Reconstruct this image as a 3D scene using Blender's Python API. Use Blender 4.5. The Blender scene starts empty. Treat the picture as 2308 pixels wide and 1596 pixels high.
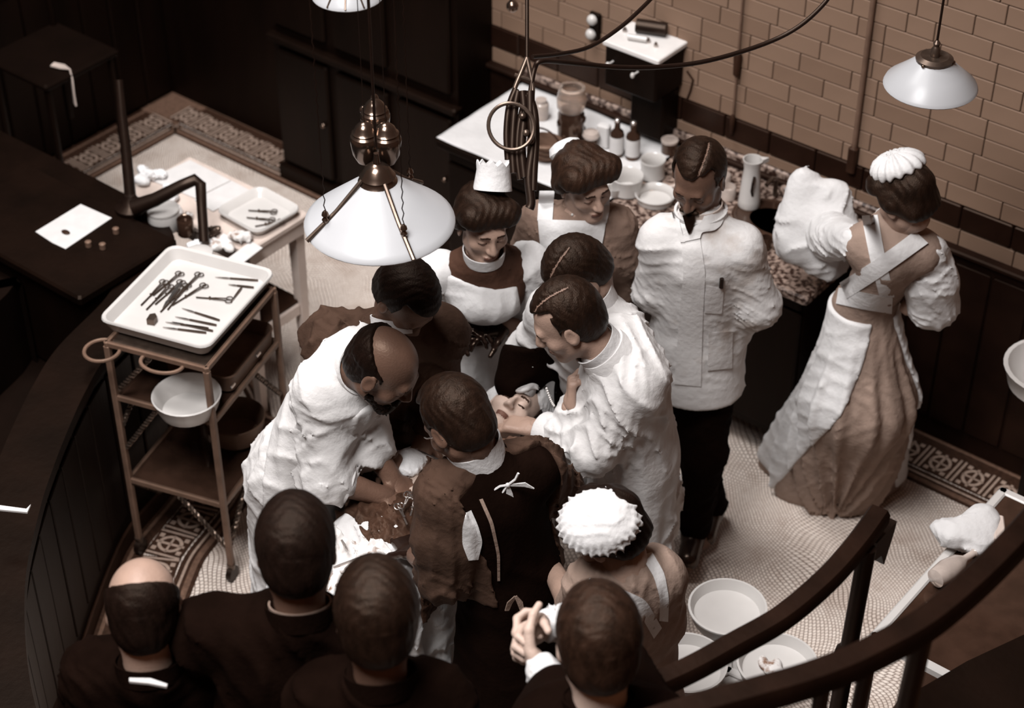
import bpy, math, random
import numpy as np
from mathutils import Matrix, Vector
random.seed(7); rng = np.random.default_rng(7)
scene = bpy.context.scene
COL = scene.collection

# ---------------------------------------------------------------- camera
# world: X runs along the tiled wall, Y towards it, Z up; the lens stands above the origin of the floor
CAM_H, PITCH, FPX, CX, CY, HEAD = 4.76, math.radians(38), 4287.0, 1154.0, 798.0, math.radians(51.4)
_s, _c = math.sin(HEAD), math.cos(HEAD)
RT = np.array([_s, _c, 0.0]); HD = np.array([-_c, _s, 0.0]); UPZ = np.array([0, 0, 1.0])
FW = HD * math.cos(PITCH) - UPZ * math.sin(PITCH); UP = HD * math.sin(PITCH) + UPZ * math.cos(PITCH)
EYE = np.array([0, 0, CAM_H])
cam_data = bpy.data.cameras.new('camera'); cam = bpy.data.objects.new('camera', cam_data); COL.objects.link(cam)
cam_data.sensor_fit = 'HORIZONTAL'; cam_data.sensor_width = 36.0; cam_data.lens = FPX / 2308.0 * 36.0
cam_data.clip_start = 0.05; cam_data.clip_end = 60
cam.matrix_world = Matrix(((RT[0], UP[0], -FW[0], 0), (RT[1], UP[1], -FW[1], 0), (RT[2], UP[2], -FW[2], CAM_H), (0, 0, 0, 1)))
cam_data.dof.use_dof = True; cam_data.dof.focus_distance = 5.25; cam_data.dof.aperture_fstop = 2.6
scene.camera = cam

# ---------------------------------------------------------------- world, skylight, exposure
W = bpy.data.worlds.new('world'); scene.world = W; W.use_nodes = True
bg = W.node_tree.nodes['Background']; bg.inputs[0].default_value = (0.34, 0.155, 0.085, 1); bg.inputs[1].default_value = 0.24
def area_light(name, loc, target, size, power, color, spread=180):
    ld = bpy.data.lights.new(name, 'AREA'); ld.shape = 'RECTANGLE'; ld.size, ld.size_y = size
    ld.energy = power; ld.color = color; ld.spread = math.radians(spread)
    o = bpy.data.objects.new(name, ld); COL.objects.link(o); o.location = loc
    o.rotation_euler = (Vector(target) - Vector(loc)).to_track_quat('-Z', 'Y').to_euler(); return o
area_light('skylight', (-2.5, 0.9, 6.2), (-2.9, 3.5, 0.9), (2.0, 2.0), 208, (1.0, 0.985, 0.98), 120)
area_light('rear_fill', (-4.7, 3.5, 6.6), (-4.4, 4.0, 0.5), (1.8, 1.8), 126, (1.0, 0.985, 0.98), 110)  # added lamp that brightens the floor at the back left
scene.view_settings.view_transform = 'Standard'; scene.view_settings.look = 'None'
scene.view_settings.gamma = 1.0; scene.view_settings.use_curve_mapping = False
scene.view_settings.exposure = 0.0

# ---------------------------------------------------------------- placing helpers
def ray(x, y): return FW + RT * (x - CX) / FPX - UP * (y - CY) / FPX
def P(x, y, z):                      # the point at height z that the photograph shows at (x, y)
    r = ray(x, y); return EYE + r * ((z - CAM_H) / r[2])
def PY(x, y, v): r = ray(x, y); return EYE + r * (v / r[1])
def PX(x, y, u): r = ray(x, y); return EYE + r * (u / r[0])
def PR(x, y, d): return EYE + ray(x, y) * d
def V3(*a): return np.array(a, float)
def nrm(v): v = np.asarray(v, float); return v / (np.linalg.norm(v) + 1e-12)
def gdir(deg): a = math.radians(deg); return RT * math.cos(a) + HD * math.sin(a)   # 0 = picture right, 90 = away from the lens

# ---------------------------------------------------------------- materials
MATS = {}
def mat(name, col, rough=0.6, var=0.12, scale=18.0, bump=0.0, bscale=120.0, spec=0.3, metal=0.0, stretch=None, col2=None, thr=None, coat=0.0):
    if name in MATS: return MATS[name]
    m = bpy.data.materials.new(name); m.use_nodes = True; nt = m.node_tree; N = nt.nodes; L = nt.links
    b = N['Principled BSDF']; b.inputs['Roughness'].default_value = rough; b.inputs['Metallic'].default_value = metal
    b.inputs['Specular IOR Level'].default_value = spec; b.inputs['Coat Weight'].default_value = coat
    if max(col) < .15 and not metal: b.inputs['Specular Tint'].default_value = (1.0, .74, .58, 1)
    tc = N.new('ShaderNodeTexCoord'); mp = N.new('ShaderNodeMapping'); L.new(tc.outputs['Object'], mp.inputs[0])
    if stretch: mp.inputs['Scale'].default_value = stretch
    no = N.new('ShaderNodeTexNoise'); no.inputs['Scale'].default_value = scale; no.inputs['Detail'].default_value = 5
    L.new(mp.outputs[0], no.inputs['Vector'])
    cr = N.new('ShaderNodeValToRGB'); L.new(no.outputs['Fac'], cr.inputs[0])
    c = np.array(col)
    a = np.array(col2) if col2 is not None else c * (1 - var)
    d = c if col2 is not None else np.minimum(c * (1 + var), 0.95)
    lo, hi = thr if thr else (0.35, 0.65)
    cr.color_ramp.elements[0].position = lo; cr.color_ramp.elements[0].color = (*a, 1)
    cr.color_ramp.elements[1].position = hi; cr.color_ramp.elements[1].color = (*d, 1)
    L.new(cr.outputs[0], b.inputs['Base Color'])
    if bump:
        n2 = N.new('ShaderNodeTexNoise'); n2.inputs['Scale'].default_value = bscale; n2.inputs['Detail'].default_value = 4
        L.new(mp.outputs[0], n2.inputs['Vector'])
        bp = N.new('ShaderNodeBump'); bp.inputs['Strength'].default_value = bump; bp.inputs['Distance'].default_value = 0.01
        L.new(n2.outputs['Fac'], bp.inputs['Height']); L.new(bp.outputs[0], b.inputs['Normal'])
    MATS[name] = m; return m
M = {}
M['white_cloth'] = mat('white_cloth', (.56, .545, .54), .85, .05, 9, .25, 60, .1)
M['coat_cloth'] = mat('coat_cloth', (.555, .535, .525), .85, .06, 6, .3, 45, .1)
M['stained_cloth'] = mat('stained_cloth', (.62, .59, .57), .85, .1, 22, .3, 40, .1, col2=(.22, .13, .09), thr=(.36, .47))
M['soiled_coat'] = mat('soiled_coat', (.56, .54, .53), .85, .1, 7, .3, 45, .1, col2=(.40, .345, .31), thr=(.30, .45))
M['gauze'] = mat('gauze', (.72,.71,.71), .9, .04, 30, .4, 90, .1)
M['enamel'] = mat('enamel', (.50, .475, .455), .22, .03, 10, 0, 0, .5)
M['milk_glass'] = mat('milk_glass', (.36,.36,.37), .35, .02, 6, 0, 0, .4)
M['paper'] = mat('paper', (.54,.52,.51), .8, .04, 20)
M['marble'] = mat('marble', (.64,.61,.59), .3, .08, 7, 0, 0, .4)
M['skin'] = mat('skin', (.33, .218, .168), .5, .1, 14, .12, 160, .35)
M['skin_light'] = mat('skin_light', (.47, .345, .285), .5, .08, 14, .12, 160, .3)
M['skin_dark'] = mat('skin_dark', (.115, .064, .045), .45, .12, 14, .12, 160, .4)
M['scalp'] = mat('scalp', (.15, .092, .068), .6, .1)
M['lip'] = mat('lip', (.13, .06, .045), .5, .05)
M['brow'] = mat('brow', (.03, .014, .009), .8, .1)
M['hair'] = mat('hair', (.0105, .0050, .0031), .5, .35, 60, .25, 260, .2, stretch=(1, 1, .35))
M['hair_black'] = mat('hair_black', (.0065, .0031, .0022), .55, .3, 60, .25, 260, .15, stretch=(1, 1, .35))
M['hair_brown'] = mat('hair_brown', (.018, .0085, .0052), .5, .4, 50, .3, 220, .2, stretch=(1, 1, .35))
M['black_cloth'] = mat('black_cloth', (.0055, .0025, .0017), .95, .2, 12, .2, 80, .03)
M['dark_dress'] = mat('dark_dress', (.050, .024, .016), .8, .15, 10, .3, 60, .15)
M['brown_gown'] = mat('brown_gown', (.050, .028, .0195), .8, .18, 7, .35, 50, .15)
M['mid_dress'] = mat('mid_dress', (.17, .112, .086), .85, .1, 10, .3, 60, .12)
M['light_dress'] = mat('light_dress', (.25, .178, .142), .85, .1, 10, .3, 60, .12)
M['glove'] = mat('glove', (.012, .006, .0045), .25, .2, 12, 0, 0, .6)
M['dark_wood'] = mat('dark_wood', (.0042, .0018, .0011), .5, .35, 5, .1, 40, .12, stretch=(1, 1, .2))
M['rail_wood'] = mat('rail_wood', (.0105, .0045, .0028), .5, .3, 8, .1, 50, .12)
M['brown_wood'] = mat('brown_wood', (.026, .0115, .007), .5, .3, 8, .1, 40, .2)
M['floor_dark'] = mat('floor_dark', (.0035,.0015,.0010), .7, .25, 5, 0, 0, .08)
M['black_metal'] = mat('black_metal', (.0075, .0038, .0028), .4, .2, 20, 0, 0, .3)
M['brass'] = mat('brass', (.19, .135, .105), .2, .15, 14, 0, 0, .5, metal=.95)
M['steel'] = mat('steel', (.55, .50, .47), .22, .1, 30, 0, 0, .5, metal=.95)
M['steel_dark'] = mat('steel_dark', (.11, .078, .060), .35, .2, 30, 0, 0, .5, metal=.8)
M['bronze_paint'] = mat('bronze_paint', (.135, .082, .058), .45, .18, 14, 0, 0, .3)
M['white_paint'] = mat('white_paint', (.52, .43, .38), .5, .08, 12, 0, 0, .3)
M['granite'] = mat('granite', (.30, .22, .18), .35, .2, 55, 0, 0, .4, col2=(.028, .012, .008), thr=(.42, .60))
M['glass_grey'] = mat('glass_grey', (.42, .35, .31), .12, .15, 20, 0, 0, .6)
M['glass_dark'] = mat('glass_dark', (.035, .018, .012), .08, .25, 12, 0, 0, .7)
M['plaster'] = mat('plaster', (.10, .055, .037), .8, .1, 6)
M['brick'] = mat('brick', (.210, .134, .093), .6, .08, 3.0, .05, 30, .2)
M['brick_b'] = mat('brick_b', (.188, .118, .081), .6, .08, 3.0, .05, 30, .2)
M['mortar'] = mat('mortar', (.085, .048, .032), .9, .15, 40)
M['stripe'] = mat('stripe', (.014, .006, .0038), .3, .2, 10, 0, 0, .2)
M['dado'] = mat('dado', (.013, .0056, .0036), .5, .3, 6, .05, 30, .12)
M['tile_light'] = mat('tile_light', (.33, .24, .19), .5, .15, 60, .2, 90)
M['tile_mid'] = mat('tile_mid', (.13, .075, .052), .5, .2, 60, .2, 90)
M['tile_dark'] = mat('tile_dark', (.034, .016, .010), .5, .25, 60, .2, 90)

def mosaic():
    m = bpy.data.materials.new('mosaic_floor'); m.use_nodes = True; nt = m.node_tree; N = nt.nodes; L = nt.links
    b = N['Principled BSDF']; b.inputs['Roughness'].default_value = .55; b.inputs['Specular IOR Level'].default_value = .3
    tc = N.new('ShaderNodeTexCoord')
    n1 = N.new('ShaderNodeTexNoise'); n1.inputs['Scale'].default_value = 2.2; n1.inputs['Detail'].default_value = 1.5
    L.new(tc.outputs['Object'], n1.inputs['Vector'])
    sub = N.new('ShaderNodeVectorMath'); sub.operation = 'SUBTRACT'; sub.inputs[1].default_value = (.5, .5, .5); L.new(n1.outputs['Color'], sub.inputs[0])
    sc = N.new('ShaderNodeVectorMath'); sc.operation = 'SCALE'; sc.inputs['Scale'].default_value = .27; L.new(sub.outputs[0], sc.inputs[0])
    ad = N.new('ShaderNodeVectorMath'); ad.operation = 'ADD'; L.new(tc.outputs['Object'], ad.inputs[0]); L.new(sc.outputs[0], ad.inputs[1])
    mp = N.new('ShaderNodeMapping'); mp.inputs['Rotation'].default_value = (0, 0, math.radians(38)); L.new(ad.outputs[0], mp.inputs[0])
    br = N.new('ShaderNodeTexBrick'); br.inputs['Scale'].default_value = 1.0
    br.inputs['Brick Width'].default_value = .0135; br.inputs['Row Height'].default_value = .0125; br.inputs['Mortar Size'].default_value = .0014
    br.inputs['Mortar Smooth'].default_value = .35
    br.inputs['Color1'].default_value = (.76, .67, .60, 1); br.inputs['Color2'].default_value = (.66, .565, .50, 1); br.inputs['Mortar'].default_value = (.13, .078, .055, 1)
    L.new(mp.outputs[0], br.inputs['Vector'])
    n2 = N.new('ShaderNodeTexNoise'); n2.inputs['Scale'].default_value = 7; n2.inputs['Detail'].default_value = 6; L.new(tc.outputs['Object'], n2.inputs['Vector'])
    cr = N.new('ShaderNodeValToRGB'); cr.color_ramp.elements[0].position = .28; cr.color_ramp.elements[0].color = (.76, .71, .68, 1)
    cr.color_ramp.elements[1].position = .5; cr.color_ramp.elements[1].color = (1, 1, 1, 1); L.new(n2.outputs['Fac'], cr.inputs[0])
    mx = N.new('ShaderNodeMix'); mx.data_type = 'RGBA'; mx.blend_type = 'MULTIPLY'; mx.inputs[0].default_value = 1
    L.new(br.outputs['Color'], mx.inputs[6]); L.new(cr.outputs[0], mx.inputs[7]); L.new(mx.outputs[2], b.inputs['Base Color'])
    bp = N.new('ShaderNodeBump'); bp.inputs['Strength'].default_value = .5; bp.inputs['Distance'].default_value = .002; bp.invert = True
    L.new(br.outputs['Fac'], bp.inputs['Height']); L.new(bp.outputs[0], b.inputs['Normal'])
    return m
M['mosaic'] = mosaic()
def clear_glass():
    m = bpy.data.materials.new('clear_glass'); m.use_nodes = True; nt = m.node_tree; b = nt.nodes['Principled BSDF']
    b.inputs['Base Color'].default_value = (.80, .68, .60, 1); b.inputs['Roughness'].default_value = .06
    b.inputs['Transmission Weight'].default_value = .85; b.inputs['IOR'].default_value = 1.3
    return m
M['glass'] = clear_glass()

# ---------------------------------------------------------------- mesh helpers
def rotz(a): c, s = math.cos(a), math.sin(a); return np.array([[c, -s, 0], [s, c, 0], [0, 0, 1.0]])
def frame(fwd, up=(0, 0, 1)):
    f = nrm(fwd); r = nrm(np.cross(f, up)); u = np.cross(r, f); return np.stack([r, f, u], 1)    # columns right, forward, up
def raw_mesh(name, v, polys=None, quads=None, mats=(), midx=None, smooth=False):
    me = bpy.data.meshes.new(name)
    if quads is not None:
        v = np.asarray(v, np.float32); q = np.asarray(quads, np.int32)
        me.vertices.add(len(v)); me.vertices.foreach_set('co', v.ravel())
        me.loops.add(q.size); me.loops.foreach_set('vertex_index', q.ravel())
        me.polygons.add(len(q)); me.polygons.foreach_set('loop_start', np.arange(0, q.size, 4, dtype=np.int32))
        me.polygons.foreach_set('loop_total', np.full(len(q), 4, np.int32))
    else:
        me.from_pydata([tuple(map(float, p)) for p in v], [], polys)
    for m in mats: me.materials.append(m)
    if midx is not None: me.polygons.foreach_set('material_index', np.asarray(midx, np.int32))
    me.update(calc_edges=True)
    if smooth: me.polygons.foreach_set('use_smooth', np.ones(len(me.polygons), bool))
    return me
def root_loc(o):
    while o.parent: o = o.parent
    return np.array(o.location)
def tag(o, label=None, cat=None, group=None, kind=None):
    if label: o['label'] = label
    if cat: o['category'] = cat
    if group: o['group'] = group
    if kind: o['kind'] = kind
    return o
def link_mesh(name, me, parent=None, base=None):
    o = bpy.data.objects.new(name, me); COL.objects.link(o)
    if parent: o.parent = parent
    elif base is not None: o.location = base
    return o
def empty(name, loc, label, cat, group=None):
    o = bpy.data.objects.new(name, None); COL.objects.link(o); o.location = tuple(loc); o.empty_display_size = .1
    return tag(o, label, cat, group)
class MB:
    def __init__(s): s.v = []; s.f = []; s.mi = []; s.cur = 0
    def add(s, v, f):
        b = len(s.v); s.v += [tuple(p) for p in v]; s.f += [tuple(i + b for i in q) for q in f]; s.mi += [s.cur] * len(f); return s
    def box(s, c, size, R=None, taper=1.0):
        c = np.asarray(c, float); h = np.asarray(size, float) / 2; R = np.eye(3) if R is None else R; v = []
        for z in (-1, 1):
            k = taper if z < 0 else 1.0
            for x, y in ((-1, -1), (1, -1), (1, 1), (-1, 1)): v.append(c + R @ np.array([x * h[0] * k, y * h[1] * k, z * h[2]]))
        return s.add(v, [(3, 2, 1, 0), (4, 5, 6, 7), (0, 1, 5, 4), (1, 2, 6, 5), (2, 3, 7, 6), (3, 0, 4, 7)])
    def bbox(s, c, size, R=None, b=.006):   # bevelled box
        c = np.asarray(c, float); h = np.asarray(size, float) / 2; R = np.eye(3) if R is None else R; v = []; b = min(b, *(h * .6))
        for z, k in ((-h[2], b), (-h[2] + b, 0), (h[2] - b, 0), (h[2], b)):
            for sx, sy, ox, oy in ((-1, -1, b, 0), (1, -1, -b, 0), (1, -1, 0, b), (1, 1, 0, -b), (1, 1, -b, 0), (-1, 1, b, 0), (-1, 1, 0, -b), (-1, -1, 0, b)):
                v.append(c + R @ np.array([sx * (h[0] - k) + ox, sy * (h[1] - k) + oy, z]))
        f = [tuple(range(7, -1, -1)), tuple(range(24, 32))]
        for r in range(3):
            for i in range(8): j = (i + 1) % 8; f.append((r * 8 + i, r * 8 + j, r * 8 + 8 + j, r * 8 + 8 + i))
        return s.add(v, f)
    def tube(s, pts, r, seg=10, closed=False, caps=True):
        pts = [np.asarray(p, float) for p in pts]; n = len(pts); rr = list(r) if hasattr(r, '__len__') else [r] * n
        v = []; prev = None
        for i, p in enumerate(pts):
            a = pts[(i - 1) % n] if closed or i > 0 else p; b = pts[(i + 1) % n] if closed or i < n - 1 else p
            t = nrm(b - a)
            if prev is None:
                up = np.array([0, 0, 1.0]) if abs(t[2]) < .9 else np.array([1.0, 0, 0]); x = nrm(np.cross(t, up))
            else: x = nrm(prev - t * (prev @ t))
            y = np.cross(t, x); prev = x
            for k in range(seg): an = 2 * math.pi * k / seg; v.append(p + rr[i] * (x * math.cos(an) + y * math.sin(an)))
        f = []
        for i in range(n if closed else n - 1):
            a = i * seg; b = ((i + 1) % n) * seg
            for k in range(seg): k2 = (k + 1) % seg; f.append((a + k, b + k, b + k2, a + k2)[::-1])
        if caps and not closed: f.append(tuple(range(seg))); f.append(tuple((n - 1) * seg + k for k in range(seg - 1, -1, -1)))
        return s.add(v, f)
    def ribbon(s, pts, w, th, side):        # flat strip of width w along pts, 'side' the width direction (per point or one)
        pts = [np.asarray(p, float) for p in pts]; n = len(pts); v = []
        for i, p in enumerate(pts):
            t = nrm(pts[min(i + 1, n - 1)] - pts[max(i - 1, 0)]); sd = np.asarray(side[i] if np.ndim(side) == 2 else side, float)
            sd = nrm(sd - t * (sd @ t)); nn = np.cross(t, sd); ww = w[i] if hasattr(w, '__len__') else w
            for a, b in ((-1, -1), (1, -1), (1, 1), (-1, 1)): v.append(p + sd * a * ww / 2 + nn * b * th / 2)
        f = [(3, 2, 1, 0), tuple(4 * (n - 1) + k for k in range(4))]
        for i in range(n - 1):
            for k in range(4): k2 = (k + 1) % 4; f.append((4 * i + k, 4 * i + k2, 4 * i + 4 + k2, 4 * i + 4 + k))
        return s.add(v, f)
    def lathe(s, prof, c, seg=28, R=None, sx=1.0, sy=1.0):   # profile of (r, z)
        c = np.asarray(c, float); R = np.eye(3) if R is None else R; v = []
        for r, z in prof:
            for k in range(seg): an = 2 * math.pi * k / seg; v.append(c + R @ np.array([sx * r * math.cos(an), sy * r * math.sin(an), z]))
        f = []
        for i in range(len(prof) - 1):
            for k in range(seg): k2 = (k + 1) % seg; f.append((i * seg + k, i * seg + k2, (i + 1) * seg + k2, (i + 1) * seg + k))
        f.append(tuple(range(seg - 1, -1, -1))); f.append(tuple((len(prof) - 1) * seg + k for k in range(seg)))
        return s.add(v, f)
    def prism(s, poly, z0, z1, c=(0, 0, 0), R=None):
        c = np.asarray(c, float); R = np.eye(3) if R is None else R; n = len(poly)
        v = [c + R @ np.array([x, y, z]) for z in (z0, z1) for x, y in poly]
        f = [tuple(range(n - 1, -1, -1)), tuple(range(n, 2 * n))] + [(i, (i + 1) % n, n + (i + 1) % n, n + i) for i in range(n)]
        return s.add(v, f)
    def ball(s, c, r, seg=14, rings=9):
        r = np.ones(3) * r; pr = [(math.sin(math.pi * i / rings), -math.cos(math.pi * i / rings)) for i in range(rings + 1)]
        pr[0] = (.02, -1); pr[-1] = (.02, 1)
        return s.lathe([(a, b * r[2]) for a, b in pr], c, seg, None, r[0], r[1])
    def build(s, name, m, parent=None, smooth=False, base=None):
        v = np.array(s.v, float)
        if parent: off = root_loc(parent)
        elif base is not None: off = np.asarray(base, float)
        else: off = np.array([(v[:, 0].min() + v[:, 0].max()) / 2, (v[:, 1].min() + v[:, 1].max()) / 2, v[:, 2].min()])
        ms = m if isinstance(m, (list, tuple)) else [m]
        ms = [M[x] if isinstance(x, str) else x for x in ms]
        me = raw_mesh(name, v - off, s.f, None, ms, s.mi if len(ms) > 1 else None)
        if smooth:
            me.polygons.foreach_set('use_smooth', np.ones(len(me.polygons), bool)); 
            try: me.set_sharp_from_angle(angle=math.radians(40))
            except Exception: pass
        return link_mesh(name, me, parent, off)

# ---------------------------------------------------------------- implicit surfaces for bodies and cloth
class Sdf:
    def __init__(s, h=.008, k=.02): s.h = h; s.k = k; s.pr = []
    def copy(s): o = Sdf(s.h, s.k); o.pr = list(s.pr); return o
    def _p(s, op, fn, lo, hi, k): s.pr.append((op, fn, np.asarray(lo, float), np.asarray(hi, float), s.k if k is None else k)); return s
    def cap(s, a, b, ra, rb=None, k=None, op='u', flat=None):
        a = np.asarray(a, float); b = np.asarray(b, float); rb = ra if rb is None else rb; d = b - a; L2 = max(d @ d, 1e-9); rm = max(ra, rb)
        fl = None
        if flat is not None:                   # (axis, factor): squash the section along one axis
            ax = np.asarray(flat[0], float); ax = nrm(ax - d * (ax @ d) / L2); fl = (ax, 1 / flat[1] - 1)
        def fn(X, Y, Z):
            x, y, z = X - a[0], Y - a[1], Z - a[2]
            t = np.clip((x * d[0] + y * d[1] + z * d[2]) / L2, 0, 1)
            qx, qy, qz = x - t * d[0], y - t * d[1], z - t * d[2]
            if fl:
                w = (qx * fl[0][0] + qy * fl[0][1] + qz * fl[0][2]) * fl[1]
                qx, qy, qz = qx + w * fl[0][0], qy + w * fl[0][1], qz + w * fl[0][2]
            return np.sqrt(qx * qx + qy * qy + qz * qz) - (ra + t * (rb - ra))
        return s._p(op, fn, np.minimum(a, b) - rm, np.maximum(a, b) + rm, k)
    def ell(s, c, r, R=None, k=None, op='u'):
        c = np.asarray(c, float); r = np.ones(3) * r; R = np.eye(3) if R is None else np.asarray(R, float); e = np.abs(R) @ r
        def fn(X, Y, Z):
            x, y, z = X - c[0], Y - c[1], Z - c[2]
            q = [(x * R[0, i] + y * R[1, i] + z * R[2, i]) / r[i] for i in range(3)]
            k0 = np.sqrt(q[0] ** 2 + q[1] ** 2 + q[2] ** 2); k1 = np.sqrt((q[0] / r[0]) ** 2 + (q[1] / r[1]) ** 2 + (q[2] / r[2]) ** 2)
            return k0 * (k0 - 1) / np.maximum(k1, 1e-6)
        return s._p(op, fn, c - e, c + e, k)
    def box(s, c, half, R=None, rad=.01, k=None, op='u'):
        c = np.asarray(c, float); hf = np.asarray(half, float) - rad; R = np.eye(3) if R is None else np.asarray(R, float); e = np.abs(R) @ (hf + rad)
        def fn(X, Y, Z):
            x, y, z = X - c[0], Y - c[1], Z - c[2]
            q = [np.abs(x * R[0, i] + y * R[1, i] + z * R[2, i]) - hf[i] for i in range(3)]
            o = np.sqrt(np.maximum(q[0], 0) ** 2 + np.maximum(q[1], 0) ** 2 + np.maximum(q[2], 0) ** 2)
            return o + np.minimum(np.maximum(np.maximum(q[0], q[1]), q[2]), 0) - rad
        return s._p(op, fn, c - e, c + e, k)
    def cut(s, pt, n, k=.004):               # keep the side the normal points away from
        n = nrm(n); pt = np.asarray(pt, float); cst = n @ pt
        s.pr.append(('i', lambda X, Y, Z: X * n[0] + Y * n[1] + Z * n[2] - cst, None, None, k)); return s
    def region(s, fn, k=.003): s.pr.append(('i', fn, None, None, k)); return s
    def warp(s, fn): s.pr.append(('f', fn, None, None, 0)); return s     # D -> fn(X,Y,Z,D)
    def off(s, d): return s.warp(lambda X, Y, Z, D: D - d)
    def grid(s, clip=None):
        bb = [(lo, hi) for op, _, lo, hi, _ in s.pr if op == 'u']
        lo = np.min([b[0] for b in bb], 0) - .045; hi = np.max([b[1] for b in bb], 0) + .045
        if clip is not None: lo = np.maximum(lo, clip[0]); hi = np.minimum(hi, clip[1])
        n = np.ceil((hi - lo) / s.h).astype(int) + 1
        ax = [(lo[i] + s.h * np.arange(n[i])).astype(np.float32) for i in range(3)]
        D = np.full(n, .3, np.float32)
        for op, fn, plo, phi, k in s.pr:
            if op in 'us':
                m = .05 + k
                ii = [slice(max(int((plo[i] - m - lo[i]) / s.h), 0), max(min(int((phi[i] + m - lo[i]) / s.h) + 2, n[i]), 0)) for i in range(3)]
                if any(q.stop <= q.start for q in ii): continue
                d = fn(ax[0][ii[0]][:, None, None], ax[1][ii[1]][None, :, None], ax[2][ii[2]][None, None, :]).astype(np.float32); e = D[tuple(ii)]
                if op == 'u':
                    r = np.minimum(e, d)
                    if k > 0: hh = np.maximum(k - np.abs(e - d), 0) / k; r = r - hh * hh * k * .25
                else:
                    r = np.maximum(e, -d)
                    if k > 0: hh = np.maximum(k - np.abs(e + d), 0) / k; r = r + hh * hh * k * .25
                D[tuple(ii)] = r
            else:
                X, Y, Z = ax[0][:, None, None], ax[1][None, :, None], ax[2][None, None, :]
                if op == 'i':
                    d = np.asarray(fn(X, Y, Z), np.float32) + np.zeros_like(D); r = np.maximum(D, d)
                    if k > 0: hh = np.maximum(k - np.abs(D - d), 0) / k; r = r + hh * hh * k * .25
                    D = r
                else: D = np.asarray(fn(X, Y, Z, D), np.float32)
        return D, lo
    def nets(s, smooth=1, clip=None):
        D, lo = s.grid(clip); D[0] = D[-1] = .1; D[:, 0] = D[:, -1] = .1; D[:, :, 0] = D[:, :, -1] = .1
        S = D < 0; n = np.array(D.shape) - 1
        cnt = np.zeros(n, np.int8)
        for i in (0, 1):
            for j in (0, 1):
                for k in (0, 1): cnt += S[i:i + n[0], j:j + n[1], k:k + n[2]]
        act = (cnt > 0) & (cnt < 8); ci = np.argwhere(act); idx = np.full(n, -1, np.int32); idx[act] = np.arange(len(ci))
        cor = np.array([(i, j, k) for i in (0, 1) for j in (0, 1) for k in (0, 1)])
        dv = np.stack([D[ci[:, 0] + c[0], ci[:, 1] + c[1], ci[:, 2] + c[2]] for c in cor], 1)
        pos = np.zeros((len(ci), 3)); w = np.zeros(len(ci))
        for a in range(8):
            for b in range(a + 1, 8):
                if np.abs(cor[a] - cor[b]).sum() != 1: continue
                m = (dv[:, a] < 0) != (dv[:, b] < 0); t = dv[m, a] / (dv[m, a] - dv[m, b])
                pos[m] += cor[a] + t[:, None] * (cor[b] - cor[a]); w[m] += 1
        v = lo + s.h * (ci + pos / w[:, None])
        Q = []
        for axn in range(3):
            o1, o2 = (axn + 1) % 3, (axn + 2) % 3
            A = np.moveaxis(S, axn, 0); e = np.argwhere(A[:-1] != A[1:])
            if not len(e): continue
            g = np.empty_like(e); order = [axn] + [i for i in range(3) if i != axn]
            for q, axx in enumerate(order): g[:, axx] = e[:, q]
            g = g[(g[:, o1] > 0) & (g[:, o2] > 0) & (g[:, o1] < n[o1]) & (g[:, o2] < n[o2])]
            u1 = np.eye(3, dtype=int)[o1]; u2 = np.eye(3, dtype=int)[o2]
            q = np.stack([idx[tuple((g - u1 - u2).T)], idx[tuple((g - u2).T)], idx[tuple(g.T)], idx[tuple((g - u1).T)]], 1)
            ins = S[tuple(g.T)]; q[~ins] = q[~ins][:, ::-1]; Q.append(q)
        Q = np.concatenate(Q)
        for _ in range(smooth):
            ac = np.zeros_like(v); wt = np.zeros(len(v))
            for k in range(4):
                a, b = Q[:, k], Q[:, (k + 1) % 4]
                for d in range(3): ac[:, d] += np.bincount(a, v[b, d], len(v)) + np.bincount(b, v[a, d], len(v))
                wt += np.bincount(a, minlength=len(v)) + np.bincount(b, minlength=len(v))
            v = .5 * v + .5 * ac / np.maximum(wt, 1)[:, None]
        return v, Q
def sdf_obj(name, sd, m, parent=None, smooth=1, classify=None, base=None, clip=None):
    v, q = sd.nets(smooth, clip); ms = m if isinstance(m, (list, tuple)) else [m]; ms = [M[x] if isinstance(x, str) else x for x in ms]
    mi = classify(v[q].mean(1)) if classify else None
    off = root_loc(parent) if parent else (np.array([v[:, 0].mean(), v[:, 1].mean(), v[:, 2].min()]) if base is None else np.asarray(base, float))
    me = raw_mesh(name, v - off, None, q, ms, mi, True)
    return link_mesh(name, me, parent, off)
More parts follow.
